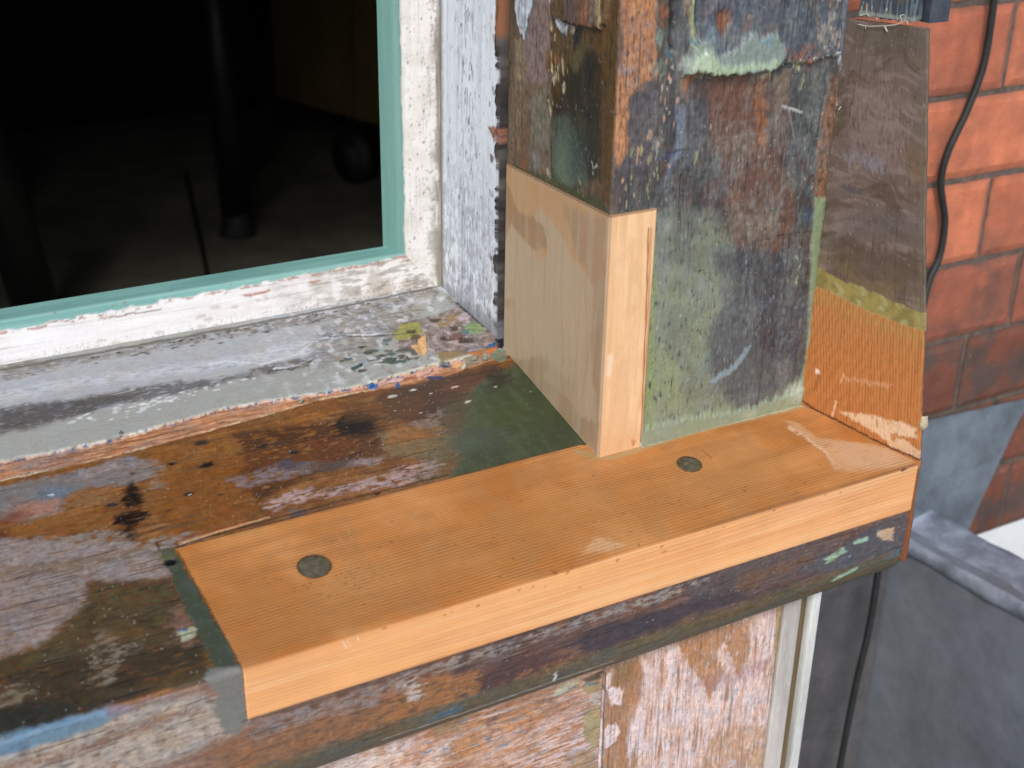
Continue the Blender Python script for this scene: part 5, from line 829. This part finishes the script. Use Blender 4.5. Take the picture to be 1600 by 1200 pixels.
def paint_rail2(s):
    s.lp(np.ones_like(s.U), (190, 134, 98)); s.streak((214, 182, 166), .0, .2, .8, 30, 260, 1); s.streak((164, 104, 64), .12, .15, .7, 20, 300, 2); s.cloud((172, 130, 96), .1, .2, .5, 40, 3)
    s.poly('h', [(-500, 1000), (0, 900), (430, 860), (450, 930), (380, 1067), (300, 1400), (-800, 1400)], (224, 202, 192), .85, .003, 1.2, st=-.2); s.poly('h', [(200, 900), (300, 850), (420, 860), (200, 1067), (100, 1067)], (206, 140, 104), .6, .003, 1)
    q = s.uv([(640, 890)], 'h')[0]; r = np.hypot((s.U-q[0])/1., (s.V-q[1])*2.6)+s.n5*.006; a = np.exp(-((s.U-q[0]-.01)/.06)**2); s.lp(sst(.2, .8, np.sin(r*650))*.45*a, (206, 140, 88)); s.lp(sst(.4, .9, np.sin(r*650+2))*.5*a, (146, 118, 104))
    s.poly('h', [(480, 900), (600, 830), (700, 860), (680, 960), (560, 1000), (480, 980)], (200, 136, 84), .7, .003, 1)
    s.poly('h', [(700, 720), (800, 700), (780, 750), (720, 760)], (122, 92, 84), .8, .0012); s.poly('h', [(1180, 580), (1380, 570), (1400, 800), (1300, 900), (1150, 860), (1100, 700)], (176, 122, 96), .7, .003, st=-.1)
    s.streak((224, 196, 190), .05, .1, .8, 60, 500, 4, sst(-.13, -.06, s.U)*sst(-.12, -.15, s.V))
    s.poly('h', [(350, 780), (560, 700), (640, 690), (560, 760), (380, 850)], (140, 132, 96), .6, .002, st=-.1)
    r_ = random.Random(3)
    for x, y in ((540, 745), (540, 840), (780, 835), (840, 905), (640, 905), (1120, 955), (340, 880), (900, 740), (760, 850), (1080, 970), (640, 800), (960, 820), (420, 950), (300, 960), (820, 915)): s.blob('h', (x, y), r_.uniform(.002, .006), r_.uniform(.0005, .0011), (84, 134, 166), .8, .4, .8, st=-.15)
    s.poly('h', [(1180, 545), (1240, 480), (1340, 450), (1380, 450), (1350, 480), (1260, 540), (1200, 570)], (182, 176, 148), .95, .0008, .5, h=.0008); s.line('h', [(1195, 565), (1260, 535), (1340, 490)], .0005, (62, 110, 138), .8); s.poly('h', [(1380, 450), (1520, 390), (1500, 450), (1400, 480)], (60, 52, 48), .85, .001, .4)
    s.poly('h', [(1340, 500), (1505, 440), (1510, 530), (1420, 550), (1350, 520)], (158, 136, 96), .9, .001, .5); s.line('h', [(1390, 490), (1500, 470)], .0006, (60, 118, 136), .9)
    s.poly('h', [(1395, 690), (1440, 650), (1512, 630), (1508, 900), (1440, 930), (1400, 880), (1378, 780)], (172, 152, 108), .95, .0008, .4); s.poly('h', [(1430, 560), (1505, 540), (1500, 620), (1440, 640)], (196, 194, 180), .8, .001, .6, st=-.1); s.poly('h', [(1300, 950), (1500, 930), (1500, 1200), (1200, 1200)], (146, 122, 86), .7, .003)
    s.poly('h', [(1040, 600), (1200, 560), (1180, 600), (1080, 640)], (128, 104, 96), .7, .001); s.poly('h', [(1240, 960), (1400, 900), (1380, 940), (1260, 980)], (206, 186, 192), .9, .001, 1, st=-.2)
    s.lp(sst(-.0266, -.0258, s.U+s.n4*.0005), (36, 62, 70)); s.line('h', [(755, 860), (757, 1020)], .0003, (224, 190, 160), .7, .1); s.h += s.n4*.0002; s.finish(); return {}
def paint_stile(s):
    s.lp(np.ones_like(s.U), (224, 192, 182)); s.streak((204, 158, 140), .06, .15, .8, 26, 420, 1); s.streak((172, 122, 86), .24, .08, .8, 30, 380, 2); s.streak((236, 214, 208), .1, .12, .7, 24, 400, 3)
    s.poly(8, [(885, 590), (1000, 555), (1005, 640), (990, 720), (960, 800), (965, 900), (960, 1100), (880, 1100)], (170, 118, 76), .92, .0016, .9); s.poly(8, [(900, 560), (960, 540), (1000, 540), (960, 640), (920, 640)], (146, 110, 70), .8, .001)
    for P_ in ([(895, 650), (925, 640), (945, 660), (940, 700), (905, 710)], [(886, 770), (920, 760), (940, 780), (920, 820), (890, 840)], [(890, 610), (910, 600), (905, 640), (890, 650)]): s.poly(8, P_, (232, 208, 206), .95, .0007, .4, h=.0005)
    s.poly(8, [(1100, 500), (1180, 470), (1345, 430), (1340, 560), (1310, 600), (1280, 570), (1240, 640), (1215, 700), (1195, 620), (1160, 590)], (182, 124, 74), .9, .0016, .9, st=-.38); s.poly(8, [(1230, 560), (1260, 500), (1290, 560), (1300, 620), (1260, 590)], (230, 200, 192), .8, .001)
    s.poly(8, [(1190, 900), (1220, 800), (1300, 760), (1400, 770), (1400, 1100), (1190, 1100)], (184, 134, 92), .75, .0025, 1, st=-.15); s.poly(8, [(1180, 620), (1290, 590), (1400, 560), (1390, 600), (1240, 650), (1150, 650)], (160, 120, 130), .45, .002, 1)
    s.poly(8, [(1425, 395), (1456, 380), (1452, 500), (1420, 820), (1400, 1100), (1385, 1100), (1400, 800)], (176, 138, 86), .92, .0008, .4); s.poly(8, [(1350, 860), (1400, 850), (1390, 900), (1340, 900)], (190, 160, 120), .7, .001)
    s.poly(8, [(1330, 410), (1390, 400), (1380, 500), (1330, 480)], (206, 178, 168), .6, .001, st=0.); s.lp(sst(.0003, -.0005, abs(s.U-.1095)-.0008)*.0, (0, 0, 0)); s.line(8, [(890, 600), (885, 750), (880, 900)], .0006, (50, 84, 96), .9, .3)
    s.lp(sst(-.1175, -.1115, s.V+s.n4*.003)*.3, (150, 120, 96)); s.h += s.n3*.0002+s.n4*.0001; s.finish(); return {}
slab('rail', -1.25, -.0262, -.42, -.1050, YA, M['oldu'], paint_rail2, 'u', 121, .0008, (-.30, -.0262), (-.215, -.105))
slab('stile', -.0252, .1105, -.42, -.1050, YA-.0004, M['oldv'], paint_stile, 'v', 131, .0008, None, (-.27, -.105))
slab('lower_panel', -1.25, .1105, -.80, -.4205, YA+.004, M['oldv'], lambda s: (s.lp(np.ones_like(s.U), (206, 170, 158)), s.streak((160, 116, 84), .05, .2, .8, 20, 300, 1), {})[2], 'v', 141, .012)
for x0, x1, c, y, nm, kw in ((.1112, .1150, (.05, .09, .09), -.046, 'dark_joint', {}), (.1152, .1305, (.50, .46, .42), -.053, 'bead', {}), (.1307, .1385, (.26, .19, .10), -.0495, 'bead', dict(c2=(.12, .07, .03))), (.1387, .1465, (.62, .62, .58), -.054, 'bead', {}), (.1467, .1520, (.10, .09, .08), -.045, 'dark_joint', {})):
    box(nm, (x0, y, -.80), (x1, y+.02, -.1055), plain(nm, c, .55, .25, 50, .0004, stretch=(1, 1, .15), **kw), apron, .0018 if 'bead' in nm else .0004)
# body of the bay behind the panelling
box('wall_core', (-1.25, -.033, -.80), (.150, .19, -.1062), plain('core', (.2, .17, .14), .8), apron, 0)

# =================================================================== BRICK WALL
YB = .2
wall = thing('brick_wall', 'orange-red brick wall with dark mortar joints above a white rendered base', 'brick wall')
def bx_(p): return hit((0, 1, 0), (0, YB, 0), *p)
bot = -.3456; zj = [-.2637, -.1830, -.1044, -.0276, .0527, .1287]; z = .1287
while z < 1.5: z += .0772; zj.append(z)
jx = {-.1830: bx_((1503, 590))[0], -.1044: bx_((1590, 450))[0], -.0276: bx_((1540, 340))[0]+.002, .0527: bx_((1540, 340))[0]+.118, .1287: bx_((1580, 100))[0]-.003, -.2637: bx_((1545, 700))[0], -.3456: bx_((1570, 790))[0]}
Vb, Fb, Cb = [], [], []
levels = [bot]+zj; nr = np.random.RandomState(5)
def brick(x0, x1, z0, z1, c):
    nx, nz = max(3, int((x1-x0)/.006)), max(3, int((z1-z0)/.006)); xs = np.linspace(x0, x1, nx); zs_ = np.linspace(z0, z1, nz); b0 = sum(len(v) for v in Vb)
    U, Vv = np.meshgrid(xs, zs_); ed = np.minimum(np.minimum(U-x0, x1-U), np.minimum(Vv-z0, z1-Vv)); dy = np.where(ed < 1e-6, .0025, 0)+fbm(U*60, Vv*60, 9, 3)*.0008
    jx_ = fbm(Vv*70, U*0+z0*9, 3, 2)*.0012*(ed < 1e-6); P = np.stack([U+jx_, YB+dy-.0+nr.uniform(-.0006, .0006), Vv+fbm(U*40, U*0+z0*7, 8, 2)*.0012*(ed < 1e-6)], -1)
    back = P[[0, -1]][:, [0, -1]]; per = np.concatenate([P[0], P[1:, -1], P[-1, -2::-1], P[-2:0:-1, 0]]); bk = per.copy(); bk[:, 1] = YB+.05
    Vb.append(P.reshape(-1, 3)); i = np.arange(nx*nz).reshape(nz, nx)+b0; Fb.append(np.stack([i[:-1, :-1], i[:-1, 1:], i[1:, 1:], i[1:, :-1]], -1).reshape(-1, 4))
    pi = np.concatenate([i[0], i[1:, -1], i[-1, -2::-1], i[-2:0:-1, 0]]); b1 = b0+nx*nz; k = np.arange(len(pi)); Vb.append(bk); k2 = np.roll(k, -1); Fb.append(np.stack([pi[k2], pi[k], b1+k, b1+k2], -1))
    pv = np.concatenate([P.reshape(-1, 3), bk]); dirt = sst(-.12, .22, fbm(pv[:, 0]*22, pv[:, 2]*30, 31, 4))*(.85 if z0 < -.18 else .55 if z0 < -.1 else .2)+sst(.006, 0, np.minimum(np.minimum(pv[:, 0]-x0, x1-pv[:, 0]), np.minimum(pv[:, 2]-z0, z1-pv[:, 2])))*.3
    dirt = np.clip(dirt, 0, .9)[:, None]; cc = np.tile(c, (len(pv), 1))*(1+.25*fbm(pv[:, 0]*60, pv[:, 2]*60, 37, 3))[:, None]; Cb.append(cc*(1-dirt)+lin((88, 74, 66))*dirt)
for i, z0 in enumerate(levels[:-1]):
    z1 = levels[i+1]; j = jx.get(round(z0, 4), bx_((1540, 340))[0]+(.118 if i % 2 else 0)); x = j
    while x > .16: x -= .2265
    while x < 2.4:
        xa, xb = max(x, .163), x+.2265
        if z0 < -.1: c = lin((134, 74, 52)) if z0 < -.18 else lin((176, 96, 68))
        else: c = lin([(222, 124, 84), (228, 130, 86), (214, 116, 78), (206, 114, 80)][nr.randint(4)])
        if xb-xa > .02: brick(xa+.0025, xb-.0025, z0+.0028, z1-.0028, c)
        x = xb
def brickmat():
    m, t, b = mat_base('brick'); L = t.links; col = N(t, 'Attribute', attribute_name='Col').outputs['Color']; tc = N(t, 'TexCoord').outputs['Object']
    a = noise(t, tc, 22, 5, .65); f = noise(t, tc, 420, 4, .7); big = noise(t, tc, 9, 3, .6); soot = N(t, 'MapRange'); soot.inputs[1].default_value = .5; soot.inputs[2].default_value = .75; soot.inputs[4].default_value = .75; L.new(big, soot.inputs[0])
    sc = N(t, 'VectorMath', operation='SCALE'); L.new(col, sc.inputs[0]); L.new(mth(t, 'ADD', mth(t, 'ADD', mth(t, 'MULTIPLY', a, .9), .35), mth(t, 'MULTIPLY', f, .35)), sc.inputs['Scale'])
    mx = N(t, 'Mix', data_type='RGBA'); L.new(soot.outputs[0], mx.inputs[0]); L.new(sc.outputs[0], mx.inputs[6]); mx.inputs[7].default_value = (.16, .09, .075, 1)
    ef = noise(t, tc, 130, 4, .7); em = N(t, 'MapRange'); em.inputs[1].default_value = .64; em.inputs[2].default_value = .72; em.inputs[4].default_value = .4; L.new(ef, em.inputs[0]); m2 = N(t, 'Mix', data_type='RGBA'); L.new(em.outputs[0], m2.inputs[0]); L.new(mx.outputs[2], m2.inputs[6]); m2.inputs[7].default_value = (.55, .42, .36, 1)
    L.new(m2.outputs[2], b.inputs['Base Color']); b.inputs['Roughness'].default_value = .75; bp = N(t, 'Bump'); bp.inputs['Distance'].default_value = .0012; L.new(mth(t, 'ADD', f, a), bp.inputs['Height']); L.new(bp.outputs[0], b.inputs['Normal']); return m
Vb = np.concatenate(Vb); raw('brickwork', Vb, np.concatenate(Fb), brickmat(), wall, np.concatenate(Cb), np.full((len(Vb), 3), .5), smooth=False)
box('mortar', (.162, YB+.0035, bot+.001), (2.4, YB+.10, z1), plain('mortar', (.16, .125, .10), .9, .3, 120, .001), wall, 0)
box('rendered_base', (.162, YB+.004, -.80), (2.4, YB+.10, bot), plain('white_render', (.92, .92, .90), .8, .03, 30, sp=.08), wall, 0)
zt_ = z1; box('upper_wall', (-1.3, YB+.07, 1.225), (.162, YB+.17, zt_), plain('upper_wall', (.4, .2, .14), .85), wall, 0)
# lead dressed over the foot of the wall, and the lead-covered parapet running out from it
lead = plain('lead_sheet', (.15, .168, .19), .42, .2, 5, .0008, .5, c2=(.22, .24, .27), sp=.25, stretch=(1, 1, 1))
lead2 = plain('lead_flashing', (.15, .18, .21), .5, .3, 22, .0008, .5)
lc = plain('lead_cap', (.235, .265, .315), .42, .28, 30, .0006, .5, c2=(.36, .40, .48), sp=.2)
par = thing('lead_parapet', 'dull grey lead-clad parapet below the brick wall with a paler rolled cap', 'parapet')
YBf = YB-.0035
fl = [bx_((1600, 624)), bx_((1610, 632)), bx_((1560, 722)), bx_((1500, 853)), bx_((1500, 853))]
pts = [(.30, -.186), (.508, -.1822), (.600, -.1868), (.655, -.190), (.640, -.215), (.6065, -.300), (.5915, -.347), (.560, -.2975-.05), (.30, -.36)]
fs = prism('flashing_sheet', [(x, YBf, z) for x, z in pts], (0, .002, 0), lead2, None, .0004); tag(fs, 'blue-grey lead flashing with a slanted end dressed over the lowest bricks', 'flashing')
# face of the parapet looks left, its cap is level; the front-facing upstand closes the corner
cx0, cx1, cz = .4800, .4990, -.2944
def pcap(y): return .4800+(.2-y)*.099
prism('face', [(pcap(.1985), .1985, -.80), (pcap(-1.4), -1.4, -.80), (pcap(-1.4), -1.4, cz), (pcap(.1985), .1985, cz)], (.05, 0, 0), lead, par, 0)
L_ = []; 
def capstrip():
    Y = np.linspace(.1965, -1.4, 160); prof = [(-.004, -.012), (-.0045, -.003), (-.0032, .0012), (-.0005, .0022), (.002, .0012), (.005, -.0008), (.018, .0002), (.032, .003), (.046, .0052), (.055, .0062), (.0575, .004), (.058, -.006), (.055, -.03), (.03, -.03)]
    V = []; q = []; m = len(prof)
    for i, y in enumerate(Y):
        for k, (dx, dz) in enumerate(prof): w = .0006*math.sin(y*60+k)+.0004*math.sin(y*141+2*k); V.append((pcap(y)+dx*(1+.0*y)+w, y, cz+dz+w*.6))
    for i in range(len(Y)-1): q += [(i*m+k, (i+1)*m+k, (i+1)*m+(k+1) % m, i*m+(k+1) % m) for k in range(m)]
    raw('rolled_cap', V, [a[::-1] for a in q], lc, par, ng=[list(range(m)), [(len(Y)-1)*m+k for k in range(m)][::-1]])
capstrip()
box('upstand', (.1525, .188, -.80), (.4795, .1985, -.187), plain('lead_upstand', (.10, .095, .10), .55, .3, 18, .0008), par, .002)

# =================================================================== CABLE
rub = plain('black_rubber', (.018, .022, .02), .5, .3, 200, .0002, .5)
def cb(px, py, y): return list(hit((0, 1, 0), (0, y, 0), px, py))
cpts = [cb(1572, -140, .190), cb(1557, -40, .190), cb(1551, 15, .190), cb(1537, 100, .190), cb(1512, 170, .190), cb(1482, 235, .190), cb(1470, 285, .191), cb(1476, 345, .190), cb(1468, 400, .189), cb(1451, 440, .186), cb(1440, 490, .18), cb(1425, 560, .17)]
tail = [cb(1405, 680, .155), cb(1388, 790, .142), cb(1372, 895, .14), cb(1357, 985, .14), cb(1335, 1080, .14), cb(1312, 1200, .14), cb(1290, 1330, .14), [.445, .14, -.8]]
top_ = [[.53, .190, 1.3], [.525, .19, .6]]
cable = tube('cable', spline(top_+cpts+tail, 14), .0032, rub, None, 14); tag(cable, 'thin black cable snaking down the orange brick wall and behind the sill end', 'cable')

# =================================================================== DARK ROOM BEHIND
FZ0 = -.70
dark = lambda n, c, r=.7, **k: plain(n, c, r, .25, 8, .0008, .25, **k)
room = thing('room', 'dark room interior seen through the open window', 'room')
room['kind'] = 'structure'
def fl_(px, py): return hit((0, 0, 1), (0, 0, FZ0), px, py)
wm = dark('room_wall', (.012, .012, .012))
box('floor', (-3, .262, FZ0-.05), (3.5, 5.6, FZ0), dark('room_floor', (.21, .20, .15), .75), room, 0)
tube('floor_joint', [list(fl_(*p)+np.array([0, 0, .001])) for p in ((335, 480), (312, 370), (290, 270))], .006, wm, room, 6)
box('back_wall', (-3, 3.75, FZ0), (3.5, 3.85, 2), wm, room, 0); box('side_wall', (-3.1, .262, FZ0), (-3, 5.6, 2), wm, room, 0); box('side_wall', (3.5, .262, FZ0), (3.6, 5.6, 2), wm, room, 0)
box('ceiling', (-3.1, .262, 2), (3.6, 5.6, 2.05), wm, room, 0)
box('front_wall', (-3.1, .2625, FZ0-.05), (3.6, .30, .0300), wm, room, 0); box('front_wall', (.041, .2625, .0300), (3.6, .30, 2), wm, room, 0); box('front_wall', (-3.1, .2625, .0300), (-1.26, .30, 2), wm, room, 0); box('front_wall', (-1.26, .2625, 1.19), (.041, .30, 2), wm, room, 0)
blk = plain('black_metal', (.006, .006, .007), .5, .2, 20); ft = plain('foot_rubber', (.03, .03, .03), .6, .2, 40)
table = thing('work_table', 'tall table on thick black legs standing in the dark room', 'table', None, (0, 0, 0))
def leg(x, y, r, tilt=(0, 0)):
    l = tube('leg', [(x, y, FZ0+.012), (x+tilt[0], y+tilt[1], FZ0+.80)], r, blk, table, 20); tube('foot', [(x, y, FZ0), (x, y, FZ0+.008), (x, y, FZ0+.03), (x, y, FZ0+.06)], r*1.12, ft, table, 20, [1.1, 1.1, .95, .9]).parent = l
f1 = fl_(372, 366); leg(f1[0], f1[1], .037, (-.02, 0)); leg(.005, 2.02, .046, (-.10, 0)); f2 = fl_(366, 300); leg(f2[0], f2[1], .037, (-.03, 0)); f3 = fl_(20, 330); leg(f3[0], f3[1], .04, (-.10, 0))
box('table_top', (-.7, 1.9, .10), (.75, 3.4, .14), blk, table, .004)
cart = thing('wheeled_crate', 'low brown wooden crate on small wheels in the dark room', 'crate', None, (0, 0, 0))
cm_ = plain('crate_wood', (.13, .09, .03), .6, .25, 12, .0006, stretch=(1, 1, .3)); z0c = FZ0+.20
def atz(px, py, z): return hit((0, 0, 1), (0, 0, z), px, py)
A1, B1 = atz(430, 152, z0c), atz(592, 197, z0c); dA = B1-A1; pe = np.array([dA[1], -dA[0], 0])*-1
q4 = [A1, A1+dA*1.8, A1+dA*1.8+pe*1.1, A1+pe*1.1]; prism('body', [tuple(p) for p in q4], (0, 0, .52), cm_, cart, .004)
un = dA/np.linalg.norm(dA); prism('plank_edge', [tuple(A1+un*.35+np.array([0, 0, .01])), tuple(A1+un*.352+np.array([0, 0, .01])), tuple(A1+un*.352+np.array([0, 0, .5])), tuple(A1+un*.35+np.array([0, 0, .5]))], tuple(-pe/np.linalg.norm(pe)*.002), blk, cart, 0)
for kx, kp in ((.62, .12), (1.6, .12), (.25, .95), (1.6, .95)):
    c = A1+dA*kx+pe*kp; c = np.array([c[0], c[1], FZ0+.075]); w = tube('wheel', [tuple(c-un*.0+pe/np.linalg.norm(pe)*.02), tuple(c-pe/np.linalg.norm(pe)*.02)], .075, ft, cart, 28)
    tube('hub', [tuple(c+pe/np.linalg.norm(pe)*.024), tuple(c-pe/np.linalg.norm(pe)*.024)], .035, plain('hub', (.05, .05, .05), .6), cart, 20).parent = w; box('fork', c+np.array([-.02, -.02, .03]), c+np.array([.02, .02, .115]), blk, cart, .002)
# grey cloth hanging well behind the table leg
V = []; q = []; na, nb = 24, 24
for i in range(na):
    for j in range(nb):
        a, b = i/(na-1), j/(nb-1); p = hit((0, 1, 0), (0, 3.35, 0), 284+146*a, -70+b*(108+122*a)); V.append((p[0], p[1]+.04*math.sin(a*15+b), p[2]+.01*math.sin(a*22)*b))
for i in range(na-1): q += [(i*nb+j, i*nb+j+1, (i+1)*nb+j+1, (i+1)*nb+j) for j in range(nb-1)]
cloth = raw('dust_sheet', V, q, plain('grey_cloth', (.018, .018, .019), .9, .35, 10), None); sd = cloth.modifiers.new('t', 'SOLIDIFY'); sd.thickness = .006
tag(cloth, 'grey cloth hanging behind the black table leg in the dark room', 'cloth')

# =================================================================== GROUND, SKY SIDE
g = box('ground', (-60, -60, -.90), (60, 60, -.8), plain('paving', (.42, .41, .38), .85, .15, 3), None, 0); tag(g, kind='structure')
